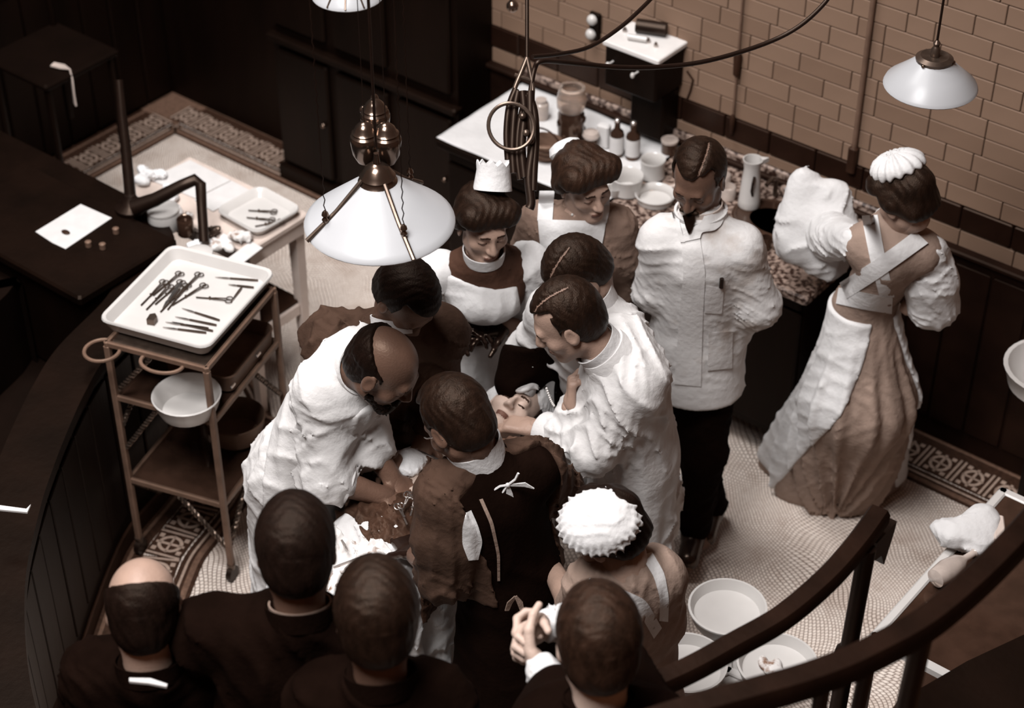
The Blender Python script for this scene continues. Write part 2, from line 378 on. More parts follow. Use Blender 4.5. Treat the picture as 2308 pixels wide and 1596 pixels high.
def folds(amp, wl=.09, seed=0, dirn=(0, 0, 1), warp=1.6, mask=None, layers=4):     # irregular soft creases, mostly running across dirn
    r = np.random.default_rng(seed); d = nrm(dirn); lay = []
    for _ in range(layers):
        k = 2 * math.pi / (wl * r.uniform(.8, 1.9)); lay.append((nrm(d + r.normal(0, .55, 3)) * k, r.normal(0, 1, 3) * k * .22, r.normal(0, 1, 3) * k * .45, r.normal(0, 1, 3) * k * .20, r.normal(0, 1, 3) * k * .13, r.uniform(0, 6.28, 5)))
    def dot(q, X, Y, Z): return X * q[0] + Y * q[1] + Z * q[2]
    def fn(X, Y, Z, D):
        e = 0
        for k, q1, q2, q3, q4, ph in lay:
            a = np.sin(dot(k, X, Y, Z) + 2.4 * np.sin(dot(q1, X, Y, Z) + ph[0]) + 1.1 * np.sin(dot(q2, X, Y, Z) + ph[1]) + ph[2])
            m = np.clip(1.6 * np.sin(dot(q3, X, Y, Z) + ph[3]) * np.sin(dot(q4, X, Y, Z) + ph[4]) + .25, 0, 1)
            e = e + m * ((1 - np.abs(a)) ** 2 - .33)
        e = amp * 1.25 * e
        if mask is not None: e = e * mask(X, Y, Z)
        return D - e
    return fn
def pleats(axis_xy, n, amp, z0, z1, seed=0):     # folds that fan out from the waist (z0) to the hem (z1)
    r = np.random.default_rng(seed); ph = r.uniform(0, 6.28, 3)
    def fn(X, Y, Z, D):
        th = np.arctan2(Y - axis_xy[1], X - axis_xy[0]); t = np.clip((z0 - Z) / (z0 - z1), 0, 1)
        return D - amp * (.25 + .75 * t) * (np.sin(n * th + ph[0] + .8 * np.sin(2 * th + ph[1])) * .7 + .3 * np.sin(1.7 * n * th + ph[2] + t)) * np.minimum(t * 4, 1)
    return fn
# ================================================================ THE SETTING
WALL = 5.39
def path_pts():
    ctrl = [(-6.42, 3.76), (-5.6, 3.76), (-5.0, 3.76), (-4.66, 3.74), (-4.44, 3.60), (-4.29, 3.36), (-4.20, 3.06), (-4.12, 2.90), (-4.02, 2.74), (-3.91, 2.58), (-3.78, 2.41), (-3.55, 2.16), (-3.2, 1.9), (-2.8, 1.72), (-2.3, 1.66)]
    c = np.array(ctrl); out = []
    for i in range(len(c) - 1):
        p0, p1, p2, p3 = c[max(i - 1, 0)], c[i], c[i + 1], c[min(i + 2, len(c) - 1)]
        for t in np.arange(0, 1, .125): out.append(.5 * ((2 * p1) + (p2 - p0) * t + (2 * p0 - 5 * p1 + 4 * p2 - p3) * t * t + (3 * p1 - p0 - 3 * p2 + p3) * t ** 3))
    out.append(c[-1]); return np.array(out)
HORSE = path_pts()
def offset_path(p, d):      # to the left of the walking direction (towards the arena)
    t = np.gradient(p, axis=0); t /= np.linalg.norm(t, axis=1)[:, None]; return p + d * np.stack([-t[:, 1], t[:, 0]], 1)
fl = MB(); fl.add([(-6.42, 1.2, 0), (-.6, 1.2, 0), (-.6, WALL, 0), (-6.42, WALL, 0)], [(0, 1, 2, 3)])
floor = tag(fl.build('floor', 'mosaic', base=(0, 0, 0)), kind='structure')
def strip(name, path, a, b, z, m, parent):
    A = offset_path(path, a); B = offset_path(path, b); n = len(A); mb = MB()
    mb.add([(*q, z) for q in A] + [(*q, z) for q in B], [(i, i + 1, n + i + 1, n + i) for i in range(n - 1)]); return mb.build(name, m, parent)
def resample(p, step):
    d = np.r_[0, np.cumsum(np.linalg.norm(np.diff(p, axis=0), axis=1))]; s = np.arange(step / 2, d[-1], step)
    q = np.stack([np.interp(s, d, p[:, 0]), np.interp(s, d, p[:, 1])], 1); e = .01
    q2 = np.stack([np.interp(s + e, d, p[:, 0]), np.interp(s + e, d, p[:, 1])], 1); q1 = np.stack([np.interp(s - e, d, p[:, 0]), np.interp(s - e, d, p[:, 1])], 1)
    return q, np.arctan2(*(q2 - q1).T[::-1])
PT = .136
def motif_mesh():       # light square with a ring cut by a cross, between two light bars
    mb = MB(); h = .003
    mb.cur = 1; mb.box((0, 0, h / 2), (PT, .138, h))
    mb.cur = 0
    for x in (-PT / 2 + .010, PT / 2 - .010): mb.box((x, 0, h * .75), (.009, .132, h * 1.5))
    mb.box((0, 0, h * .75), (.010, .112, h * 1.5)); mb.box((0, 0, h * .75), (.086, .008, h * 1.5))
    seg = 16
    for r0, r1 in ((.030, .042),):
        v = [(r * math.cos(2 * math.pi * k / seg), r * math.sin(2 * math.pi * k / seg) * 1.15, h * 1.5) for r in (r0, r1) for k in range(seg)]
        mb.add(v, [(k, seg + k, seg + (k + 1) % seg, (k + 1) % seg)[::-1] for k in range(seg)])
    for sx in (-1, 1):
        for sy in (-1, 1): mb.box((sx * .034, sy * .050, h * .75), (.018, .018, h * 1.5))
    return raw_mesh('border_tile', mb.v, mb.f, None, [M['tile_light'], M['tile_dark']], mb.mi)
MOT = motif_mesh()
def motifs(path, off):
    q, a = resample(offset_path(path, off), PT)
    for (x, y), an in zip(q, a):
        o = link_mesh('border_tile', MOT, floor); o.location = (x, y, 0.0015); o.rotation_euler = (0, 0, an)
wall_path = np.array([(-6.18, WALL), (-5.6, WALL), (-5.0, WALL), (-4.0, WALL), (-3.0, WALL), (-2.0, WALL), (-1.0, WALL)])[::-1]
left_path = np.array([(-6.42, 5.16), (-6.42, 4.8), (-6.42, 4.4), (-6.42, 4.0)])
for pth in (wall_path, left_path, HORSE):
    strip('border_band', pth, 0, .075, .0012, 'tile_dark', floor)
    strip('border_band', pth, .026, .040, .0022, 'tile_mid', floor)
    strip('border_band', pth, .222, .300, .0012, 'tile_dark', floor)
    strip('border_band', pth, .240, .250, .0022, 'tile_light', floor)
    strip('border_band', pth, .262, .284, .0022, 'tile_mid', floor)
d = MB(); d.box((-6.30, 5.27, .001), (.25, .25, .003)); d.build('border_corner', 'tile_mid', floor);
motifs(np.array([(x, WALL) for x in np.arange(-1.5, -2.7, -.1)]), .148)
motifs(np.array([(x, WALL) for x in np.arange(-5.3, -6.25, -.1)]), .148)
motifs(left_path, .148)
motifs(HORSE[36:100], .148)

# the tiled wall: every glazed brick a piece
wb = MB(); wb.box((-3.7, WALL + .06, 2.6), (5.6, .10, 5.2)); wall_back = tag(wb.build('wall_back', 'mortar', base=(0, 0, 0)), kind='structure')
BL, BH = .213, .0725
def brick_mesh(L, m):
    b = MB(); b.bbox((0, -.004, 0), (L - .0035, .018, BH - .0035), None, .002); return raw_mesh('brick', b.v, b.f, None, [M[m]])
BM = {(L, m): brick_mesh(L, m) for L in (BL, BL / 2) for m in ('brick', 'brick_b')}
row = 0; z = .862
while z < 2.16:
    if .94 < z + BH / 2 < 1.04: z = 1.036; continue
    x = -4.46 - (BL / 2 if row % 2 else 0) - (.03 if row % 3 == 0 else 0)
    while x < -1.62:
        L = BL / 2 if random.random() < .10 else BL
        if x + L > -4.44:
            o = link_mesh('brick', BM[(L, random.choice(('brick', 'brick', 'brick_b')))], wall_back); o.location = (x + L / 2, WALL + .006, z + BH / 2)
        x += L
    z += BH; row += 1
sm = MB(); sm.bbox((0, 0, 0), (.196, .022, .092), None, .004); SM = raw_mesh('stripe_tile', sm.v, sm.f, None, [M['stripe']])
for i in range(15):
    o = link_mesh('stripe_tile', SM, wall_back); o.location = (-4.36 + .2 * i, WALL - .001, .988)
# dado under the bricks
da = MB(); da.box((-3.0, WALL - .010, .43), (4.2, .02, .855)); dado = tag(da.build('wall_dado', 'dado'), kind='structure')
for i in range(11):
    d = MB(); d.bbox((-2.62 + .15 * i, WALL - .024, .45), (.140, .012, .72), None, .004); d.build('panel_board', 'dado', dado)
d = MB(); d.bbox((-3.0, WALL - .03, .865), (4.2, .045, .022), None, .006); tag(d.build('trim_1', 'dado'), kind='structure')
# dark cupboard front that projects from the wall
cu = MB(); cu.box((-4.93, 5.28, 1.6), (1.06, .24, 3.2)); cup = empty('built_in_cupboard', (-4.93, 5.28, 0), 'tall dark wooden cupboard built against the wall behind the lamp', 'cupboard')
cu.build('body', 'dark_wood', cup)
for i in range(3):
    for z0, z1 in ((.10, .68), (.80, 1.75), (1.82, 2.9)):
        d = MB(); d.bbox((-5.28 + .35 * i, 5.153, (z0 + z1) / 2), (.30, .03, z1 - z0), None, .012); dd = d.build('door', 'dark_wood', cup)
        k = MB(); k.ball((-5.28 + .35 * i + .12, 5.130, (z0 + z1) / 2), .012, 10, 6); k.build('knob', 'brass', dd, True)
d = MB(); d.bbox((-4.93, 5.15, .735), (1.08, .06, .035), None, .008); d.build('moulding', 'dark_wood', cup)
d = MB(); d.bbox((-4.93, 5.15, .04), (1.07, .05, .08), None, .008); d.build('plinth', 'dark_wood', cup)
# left wall and the dark panelling left of the cupboard
d = MB(); d.box((-6.47, 3.6, 2.6), (.1, 3.6, 5.2)); wl = tag(d.build('wall_left', 'dark_wood'), kind='structure')
d = MB(); d.box((-6.0, WALL - .02, 2.6), (.95, .03, 5.2)); tag(d.build('wall_panelling', 'dark_wood'), kind='structure')
for i in range(8):
    d = MB(); d.bbox((-6.415, 4.15 + .16 * i, .6), (.02, .15, 1.15), None, .005); d.build('panel_board', 'dark_wood', wl)
# curved timber front of the first tier, its cap rail and the boards behind it
def sweep(name, path, a, b, z0, z1, m, parent=None):
    A = offset_path(path, a); B = offset_path(path, b); n = len(A); mb = MB()
    v = [(*q, z0) for q in A] + [(*q, z0) for q in B] + [(*q, z1) for q in B] + [(*q, z1) for q in A]; f = []
    for i in range(n - 1):
        for r in range(4): r2 = (r + 1) % 4; f.append((r * n + i, r * n + i + 1, r2 * n + i + 1, r2 * n + i))
    f += [(0, n, 2 * n, 3 * n)[::-1], (n - 1, 2 * n - 1, 3 * n - 1, 4 * n - 1)]; mb.add(v, f); return mb.build(name, m, parent)
TP = HORSE[:100]
tier = tag(sweep('wall_tier', TP, -.06, 0, 0, .80, 'dark_wood'), kind='structure')
sweep('kick_board', TP, 0, .012, 0, .07, 'brown_wood', tier)
sweep('cap_rail', TP, -.16, .02, .80, .84, 'dark_wood', tier)
qq, aa = resample(offset_path(TP, .004), .155); pb = MB(); pb.bbox((0, 0, 0), (.145, .012, .62), None, .004); PBM = raw_mesh('tier_board', pb.v, pb.f, None, [M['dark_wood']])
for (x, y), an in zip(qq, aa):
    o = link_mesh('tier_board', PBM, tier); o.location = (x - tier.location[0], y - tier.location[1], .44 - tier.location[2]); o.rotation_euler = (0, 0, an)
TO = offset_path(HORSE, -.06)
d = MB(); pl = [tuple(q) for q in TO] + [(-2.3, .6), (-6.42, .6)]
d.prism(pl, .38, .42); tag(d.build('floor_tier', 'floor_dark'), kind='structure')
d = MB(); pl = [tuple(q) for q in offset_path(HORSE, -.55)] + [(-2.3, .6), (-6.42, .6)]
d.prism(pl, .42, .78); tag(d.build('floor_tier_upper', 'floor_dark'), kind='structure')
# sloping desk on the tier, upper left
desk = empty('reading_desk', (-5.2, 3.42, .42), 'dark wooden reading desk on the tier at the left edge', 'desk')
d = MB(); d.bbox((-5.15, 3.42, .865), (1.4, .46, .04), None, .008); d.build('desk_top', 'dark_wood', desk)
for x in (-5.8, -4.5):
    d = MB(); d.bbox((x, 3.40, .635), (.06, .36, .43), None, .008); d.build('leg', 'dark_wood', desk)
d = MB(); d.bbox((-5.15, 3.24, .62), (1.26, .03, .38), None, .008); d.build('front_board', 'dark_wood', desk)

# ================================================================ COUNTER ALONG THE WALL
for i, (x0, x1, lb) in enumerate(((-4.22, -3.68, 'dark wooden counter cabinet under the white covered end of the counter'), (-3.68, -3.12, 'dark wooden counter cabinet between the nurse in dark sleeves and standing man'), (-3.12, -2.56, 'dark wooden counter cabinet behind the standing man, nearest the nurse seen from behind'))):
    xc = (x0 + x1) / 2
    cab = empty('counter_cabinet', (xc, 5.12, 0), lb, 'cabinet')
    d = MB(); d.box((xc, 5.13, .455), (x1 - x0 - .006, .50, .69)); d.box((xc, 5.20, .055), (x1 - x0 - .006, .34, .11)); d.build('body', 'dark_wood', cab)
    for s in (-1, 1):
        d = MB(); d.bbox((xc + s * (x1 - x0) / 4, 4.872, .43), ((x1 - x0) / 2 - .02, .02, .56), None, .008); dd = d.build('door', 'dark_wood', cab)
        k = MB(); k.ball((xc + s * .03, 4.852, .5), .011, 10, 6); k.build('knob', 'brass', dd, True)
    d = MB(); d.bbox((xc, 4.872, .755), (x1 - x0 - .03, .02, .07), None, .006); dr = d.build('drawer', 'dark_wood', cab)
    k = MB(); k.ball((xc, 4.852, .755), .011, 10, 6); k.build('knob', 'brass', dr, True)
    d = MB(); d.bbox((xc, 5.02, .05), (x1 - x0 - .004, .02, .10), None, .004); d.build('plinth', 'brown_wood', cab)
wt = MB(); wt.bbox((-2.97, 5.09, .825), (.90, .585, .04), None, .008); tag(wt.build('worktop', 'granite'), 'speckled granite worktop along the tiled wall behind the standing man', 'worktop')
wt = MB(); wt.bbox((-3.82, 5.09, .825), (.80, .585, .04), None, .008); tag(wt.build('worktop', 'dark_wood'), 'dark wooden worktop under the white cloth, left of the granite', 'worktop')
wt = MB(); wt.bbox((-3.37, 5.365, .875), (1.70, .02, .06), None, .006); tag(wt.build('splashback', 'granite'), 'low speckled granite upstand between worktop and wall', 'splashback')
def sheet(name, x0, x1, y0, y1, z, hang, m, label, cat, seed=1, amp=.004, nx=40, ny=30, group=None):
    r = np.random.default_rng(seed); ph = r.uniform(0, 6, 8); mb = MB(); v = []; f = []
    for j in range(ny + 1):
        for i in range(nx + 1):
            x = x0 + (x1 - x0) * i / nx; y = y0 + (y1 - y0) * j / ny
            zz = z + amp * (1 + .5 * math.sin(x * 31 + ph[0] + math.sin(y * 17)) + .5 * math.sin(y * 37 + ph[1] + 2 * math.sin(x * 13 + ph[2])))
            yy = y
            if hang and y < hang: zz = z + amp - (hang - y) * .92; yy = hang - .006 - .012 * (math.sin(x * 40 + ph[3]) + 1) * min((hang - y) * 8, 1)
            v.append((x, yy, zz))
    n = nx + 1
    for j in range(ny):
        for i in range(nx): f.append((j * n + i, j * n + i + 1, (j + 1) * n + i + 1, (j + 1) * n + i))
    mb.add(v, f); o = mb.build(name, m, None, True); md = o.modifiers.new('thickness', 'SOLIDIFY'); md.thickness = .003; md.offset = 1
    return tag(o, label, cat, group)
sheet('counter_cloth', -4.21, -3.42, 4.80, 5.34, .847, None, 'white_cloth', 'white cloth spread over the left end of the counter', 'cloth', 3, .0025)

def jar(name, c, r, h, m, label, cat, prof=None, lid=None, lidm='glass_grey', group=None):
    o = empty(name, c, label, cat, group)
    pr = prof or [(r * .9, 0), (r, .008), (r, h * .72), (r * .93, h * .8), (r * .72, h * .86), (r * .72, h)]
    b = MB(); b.lathe(pr, c, 24); b.build('body', m, o, True)
    if lid:
        b = MB(); b.lathe([(rr, zz + h) for rr, zz in lid], c, 24); b.build('lid', lidm, o, True)
    return o
# big domed glass jar: clear upper part over a dark filled lower part
c = P(1286, 322, .852)
jj = empty('specimen_jar', c, 'tall domed glass jar filled with dark sponges on the counter', 'jar')
b = MB(); b.lathe([(.048, 0), (.052, .01), (.052, .13), (.046, .145), (.046, .15)], c, 24); b.build('body', 'glass_dark', jj, True)
for i in range(9):
    a = i * 2.4; b = MB(); b.ball(c + V3(.046 * math.cos(a), .046 * math.sin(a), .02 + .012 * i), (.014, .014, .018), 8, 6); b.build('sponge', 'brown_wood', jj, True)
b = MB(); b.lathe([(.047, .148), (.056, .165), (.058, .20), (.050, .235), (.052, .245), (.040, .250), (.0385, .244), (.047, .234), (.055, .20), (.053, .168), (.044, .152)], c, 28); b.build('glass_dome', 'glass', jj, True)
jar('glass_jar', P(1219, 266, .852), .032, .085, 'glass_grey', 'small frosted glass jar beside the tall domed jar', 'jar')
c = P(1228, 352, .852)
bk = empty('wire_basket', c, 'squat brown basket standing on the white counter cloth', 'basket')
b = MB(); b.lathe([(.055, 0), (.07, .012), (.074, .07), (.068, .075), (.064, .068), (.058, .02), (.02, .016)], c, 20, rotz(.4), 1.0, .8); b.build('body', 'bronze_paint', bk, True)
for i in range(3):
    b = MB(); b.tube([c + V3(.075 * math.cos(t), .06 * math.sin(t), .02 + .02 * i) for t in np.linspace(0, 6.28, 25)[:-1]], .003, 6, True); b.build('hoop', 'brown_wood', bk, True)
b = MB(); b.tube([c + V3(.07 * math.cos(t), 0, .07 + .05 * math.sin(t)) for t in np.linspace(0, 3.14, 12)], .0035, 6); b.build('handle', 'brown_wood', bk, True)
jar('stoppered_jar', P(1331, 336, .852), .028, .06, 'glass_dark', 'small dark jar with pale lumpy stopper on the counter', 'jar', lid=[(.030, -.006), (.034, .004), (.028, .018), (.01, .024)], lidm='glass_grey')
for x, y, lb in ((1389, 352, 'dark bottle with white label standing left of its twin'), (1425, 358, 'dark bottle with white label standing right of its twin')):
    c = P(x, y, .846); o = empty('bottle', c, lb, 'bottle', 'labelled bottles on the counter')
    b = MB(); b.lathe([(.026, 0), (.028, .006), (.028, .098), (.024, .112), (.012, .124), (.010, .146), (.012, .148), (.012, .154)], c, 20); b.build('body', 'glass_dark', o, True)
    b = MB(); b.lathe([(.0285, .022), (.0287, .024), (.0287, .092), (.0285, .094)], c, 20); b.build('label', 'paper', o, True)
    b = MB(); b.lathe([(.008, .150), (.011, .156), (.011, .166), (.006, .170)], c, 12); b.build('stopper', 'steel', o, True)
c = P(1360, 330, .852); b = MB(); b.bbox(c + V3(0, 0, .05), (.05, .035, .10), rotz(.2), .006); tag(b.build('paper_packet', 'paper'), 'upright white packet behind the labelled bottles', 'packet')
def bowl(name, c, r, h, label, cat='bowl', m='enamel', R=None, group=None, flare=1.0, thick=.008, seg=36):
    b = MB(); b.lathe([(r * .55 * flare, 0), (r * .75 * flare, h * .08), (r * .93, h * .5), (r, h * .95), (r * 1.02, h), (r * .985, h + .004), (r - thick, h * .95), (r * .90 - thick, h * .5), (r * .68 * flare, h * .14), (r * .3, h * .09)], c, seg, R)
    return tag(b.build(name, m, None, True), label, cat, group)
bowl('enamel_bowl', P(1412, 432, .846), .062, .07, 'shallow white enamel bowl beside the nurse with the square bib, nearest the counter edge', flare=1.25)
bowl('enamel_bowl', P(1470, 398, .846), .048, .075, 'deep white enamel bowl behind the shallow one on the counter', flare=1.35)
bowl('enamel_bowl', P(1476, 452, .846), .075, .03, 'flat white dish half hidden behind the standing man\'s shoulder', flare=1.2)
c = P(1384, 440, .846); o = empty('enamel_cup', c, 'small white enamel feeding cup at the nurse\'s hair', 'cup')
b = MB(); b.lathe([(.022, 0), (.026, .004), (.030, .035), (.031, .037), (.027, .034), (.022, .008), (.008, .006)], c, 20); b.build('body', 'enamel', o, True)
b = MB(); b.tube([c + V3(0, 0, .03) - RT * .028, c - RT * .055 + V3(0, 0, .034), c - RT * .062 + V3(0, 0, .02)], [.008, .005, .004], 8); b.build('spout', 'enamel', o, True)
b = MB(); q = P(1462, 428, .852); b.tube([q, q + RT * .06 + HD * .01, q + RT * .11 + HD * .03], [.006, .007, .008], 8); tag(b.build('wooden_spoon', 'white_paint', None, True), 'pale wooden handle lying between bowl and man', 'spoon')
c = P(1508, 345, .846); o = empty('tin_can', c, 'round dark tin with pale lid behind the bowls', 'tin')
b = MB(); b.lathe([(.03, 0), (.032, .004), (.032, .055)], c, 20); b.build('body', 'glass_dark', o, True)
b = MB(); b.lathe([(.034, .053), (.034, .062), (.030, .064), (.028, .060)], c, 20); b.build('lid', 'glass_grey', o, True)
# tall white pitcher
c = P(1688, 462, .846); o = empty('pitcher', c, 'tall tapering white enamel pitcher with dark handle band by the sink', 'pitcher')
b = MB(); b.lathe([(.040, 0), (.043, .006), (.040, .03), (.034, .12), (.030, .16), (.034, .185), (.037, .20), (.034, .20), (.027, .16), (.030, .1)], c, 24); b.build('body', 'enamel', o, True)
b = MB(); b.tube([c + HD * -.034 + RT * (.006) + V3(0, 0, .145), c - HD * .050 + V3(0, 0, .13), c - HD * .048 - RT * .002 + V3(0, 0, .09), c - HD * .036 + RT * .004 + V3(0, 0, .065)], .005, 8); b.build('handle', 'black_metal', o, True)
b = MB(); b.prism([(-.014, 0), (.014, 0), (.0, .03)], .185, .203, c + RT * .030, rotz(HEAD - math.pi / 2)); b.build('spout', 'enamel', o)
# sink hollow with taps, right of the pitcher
c = P(1752, 500, .846); o = empty('sink', (c[0], c[1], .80), 'dark sink basin with metal taps set in the granite worktop', 'sink')
b = MB(); b.lathe([(.13, .02), (.15, .05), (.16, .052), (.165, .047), (.12, .046), (.10, .045)], (c[0], c[1], .80), 28, None, 1.1, .8); b.build('basin', 'glass_dark', o, True)
for dx in (-.10, .0, .08):
    b = MB(); q = V3(c[0] + dx, c[1] + .14, .85); b.tube([q, q + V3(0, 0, .07), q + V3(0, -.03, .09), q + V3(0, -.07, .08)], .009, 8); b.build('tap', 'steel_dark', o, True)
for x, y, r in ((1640, 445, .03), (1632, 418, .024), (1725, 560, .02), (1700, 580, .018)):
    c = P(x, y, .846)
    jar('measuring_glass', c, r, .05, 'glass_grey' if y < 500 else 'glass_dark', {445: 'small pale glass beside the white pitcher base', 418: 'small pale glass behind the white pitcher', 560: 'small dark glass at the sink edge, the upper one', 580: 'small dark glass at the sink edge, the lower one'}[y], 'glass', prof=[(r, 0), (r, .045), (r * .9, .05), (r * .85, .02), (r * .3, .01)])
for i, (x, y) in enumerate(((1560, 330), (1600, 350), (1770, 440), (1800, 455))):
    c = P(x, y, .846); b = MB(); b.ball(c + V3(0, 0, .02), (.028, .022, .022), 12, 8)
    tag(b.build('gauze_swab', 'granite', None, True), ('crumpled speckled swab left of the man\'s hair', 'crumpled speckled swab behind the man\'s hair', 'crumpled speckled swab right of the pitcher', 'crumpled speckled swab nearest the white bundle')[i], 'swab')

# marble-topped electrical box on the wall
z_t = 1.28
A0 = P(1362, 92, z_t); B0 = P(1483, 134, z_t); C0 = P(1550, 95, z_t)
bx0, bx1 = A0[0], B0[0]; by0 = min(A0[1], B0[1])
o = empty('switch_box', ((bx0 + bx1) / 2, 5.2, .93), 'dark wall-mounted electrical box with white marble top and knobs', 'electrical box')
wx = bx1 - bx0; yc = (by0 + WALL) / 2; yd = WALL - by0 - .01
d = MB(); d.bbox(((bx0 + bx1) / 2, yc, z_t - .105), (wx, yd, .17), None, .008); d.build('case', 'dark_wood', o)
d = MB(); d.bbox(((bx0 + bx1) / 2, yc, z_t - .010), (wx + .02, yd + .01, .022), None, .004); d.build('marble_top', 'marble', o)
d = MB(); d.bbox((bx1 - .085, WALL - .065, .985), (.15, .11, .20), None, .006); d.build('lower_case', 'dark_wood', o)
for px, py in ((1376, 142), (1432, 166)):
    q = PY(px, py, by0 - .012); d = MB(); d.tube([q + V3(0, .02, 0), q, q - V3(0, .014, 0)], [.004, .004, .006], 8); d.ball(q - V3(0, .018, 0), (.009, .009, .012), 10, 6); d.build('knob', 'enamel', o, True)
d = MB(); q = P(1468, 62, z_t + .03); d.tube([q - RT * .055 + HD * .018, q + RT * .055 - HD * .016], .027, 14); d.build('coil', 'black_metal', o, True)
d = MB(); q = P(1437, 86, z_t + .014); d.tube([q - RT * .035 + HD * .012, q + RT * .035 - HD * .012], .012, 12); d.build('tube', 'enamel', o, True)
for px, py, r in ((1460, 96, .010), (1478, 106, .008), (1408, 72, .009)):
    d = MB(); q = P(px, py, z_t); d.lathe([(r, 0), (r, .012), (r * .5, .02)], q, 10); d.build('terminal', 'steel', o, True)
# two round white switches on a dark board
q1 = PY(1333, 46, WALL - .03); q2 = PY(1330, 78, WALL - .03)
o = empty('wall_switch', ((q1 + q2) / 2), 'pair of round white porcelain switches on a dark board', 'switch')
d = MB(); d.bbox((q1 + q2) / 2 + V3(.008, .02, .0), (.05, .02, .12), None, .004); d.build('backboard', 'dark_wood', o)
for q in (q1, q2): d = MB(); d.lathe([(.022, 0), (.022, .008), (.016, .018), (.005, .022)], q + V3(0, .008, 0), 20, np.array([[1, 0, 0], [0, 0, -1], [0, 1, 0.]])); d.build('switch', 'enamel', o, True)
# cable curling on the wall below the box
d = MB(); d.tube([PY(x, y, WALL - .012) for x, y in ((1548, 160), (1562, 180), (1556, 205), (1548, 225))], .004, 6); tag(d.build('cable', 'brown_wood', None, True), 'short dark cable curling down the tiles right of the box', 'cable')
# wall pipes with brackets
for nm, pts, lb in (('wall_pipe', ((1972, -30), (1945, 180), (1915, 385)), 'brown wall pipe running down the tiles behind the cap of the nurse'), ('wall_pipe', ((1672, -30), (1665, 110), (1648, 300)), 'thin brown wall pipe with two dark weights, left of its neighbour')):
    q = [PY(x, y, WALL - .02) for x, y in pts]; xm = q[1][0]; zb = q[-1][2]
    o = empty(nm, (xm, WALL - .02, zb), lb, 'pipe')
    d = MB(); d.tube([(xm, WALL - .02, 2.4), (xm, WALL - .02, zb)], .010 if pts[0][0] > 1900 else .005, 10); d.build('pipe', 'bronze_paint', o, True)
    if pts[0][0] > 1900:
        d = MB(); d.bbox((xm, WALL - .018, zb + .05), (.035, .035, .11), None, .006); d.build('junction', 'brown_wood', o)
    else:
        for zz, r, h in ((PY(1660, 135, WALL)[2], .016, .11), (PY(1646, 270, WALL)[2], .012, .09)):
            d = MB(); d.lathe([(.003, -h / 2), (r * .8, -h * .42), (r, h * .3), (r * .5, h * .45), (.003, h / 2)], (xm, WALL - .022, zz), 14); d.build('weight', 'brown_wood', o, True)
# brass knob put in for a glint of light at the top edge
q = PR(1155, 14, 6.6); d = MB(); d.ball(q, .022, 14, 9); d.tube([q, q + HD * .05], .010, 8); tag(d.build('glint_knob', 'brass', None, True), 'round brass knob put in for a glint at the cupboard corner', 'knob')
# ================================================================ INSTRUMENT TROLLEY
TA = math.radians(17); E1 = V3(math.cos(TA), math.sin(TA), 0); E2 = V3(-math.sin(TA), math.cos(TA), 0); RTR = np.stack([E1, E2, UPZ], 1)
FL0 = V3(-4.12, 3.03, 0); TW, TD = .37, .47
def tp(a, b, z): return FL0 + E1 * a + E2 * b + V3(0, 0, z)
tro = empty('instrument_trolley', tp(TW / 2, TD / 2, 0), 'bronze metal instrument trolley with twisted braces, rings and castors', 'trolley')
for a, b in ((0, 0), (TW, 0), (0, TD), (TW, TD)):
    d = MB(); d.bbox(tp(a, b, .50), (.022, .022, .88), RTR, .004); lg = d.build('leg', 'bronze_paint', tro)
    d = MB(); c = tp(a, b, .03); d.tube([c - E1 * .010, c + E1 * .010], .030, 16); d.build('castor', 'black_metal', lg, True)
    d = MB(); d.tube([c + V3(0, 0, .02), tp(a, b, .075)], [.012, .016], 10); d.build('castor_fork', 'steel_dark', lg, True)
for z, m in ((.35, 'glass_dark'), (.72, 'glass_dark'), (.945, 'steel_dark')):
    fr = MB()
    for (a0, b0), (a1, b1) in (((0, 0), (TW, 0)), ((TW, 0), (TW, TD)), ((TW, TD), (0, TD)), ((0, TD), (0, 0))):
        c = (tp(a0, b0, z) + tp(a1, b1, z)) / 2; L = math.hypot(a1 - a0, b1 - b0); fr.bbox(c, (L + .02, .014, .024) if b0 == b1 else (.014, L + .02, .024), RTR, .004)
    s = fr.build('shelf_frame', 'bronze_paint', tro)
    d = MB(); d.bbox(tp(TW / 2, TD / 2, z - .006), (TW - .014, TD - .014, .006), RTR, .002); d.build('shelf_pane', m, s)
def twisted(p0, p1, parent, r=.0055, turns=7):
    p0, p1 = np.asarray(p0), np.asarray(p1); t = nrm(p1 - p0); x = nrm(np.cross(t, UPZ)); y = np.cross(t, x); d = MB()
    for ph in (0, math.pi):
        d.tube([p0 + (p1 - p0) * q + r * (x * math.cos(turns * 6.28 * q + ph) + y * math.sin(turns * 6.28 * q + ph)) for q in np.linspace(0, 1, turns * 6 + 1)], r * .95, 6)
    return d.build('twisted_brace', 'steel_dark', parent, True)
twisted(tp(.20, -.004, .34), tp(TW - .01, -.004, .16), tro); twisted(tp(TW + .002, .16, .34), tp(TW + .002, .01, .16), tro)
twisted(tp(.01, 0, .60), tp(.01, .17, .71), tro); twisted(tp(.16, 0, .93), tp(.02, 0, .76), tro, turns=6); twisted(tp(.15, .0, .70), tp(.012, .0, .50), tro)
twisted(tp(.01, .0, .34), tp(.01, .16, .16), tro); twisted(tp(TW, TD - .02, .50), tp(TW, TD - .17, .70), tro)
for px, py, rx, ry in ((230, 790, .058, .058), (365, 818, .074, .05)):
    c = P(px, py, .935); d = MB(); d.tube([c + E1 * rx * math.cos(t) + E2 * ry * math.sin(t) for t in np.linspace(0, 2 * math.pi, 33)[:-1]], .0065, 8, True)
    d.tube([c + E2 * ry, c + E2 * (ry + .03)], .006, 8); d.build('ring_holder', 'bronze_paint', tro, True)
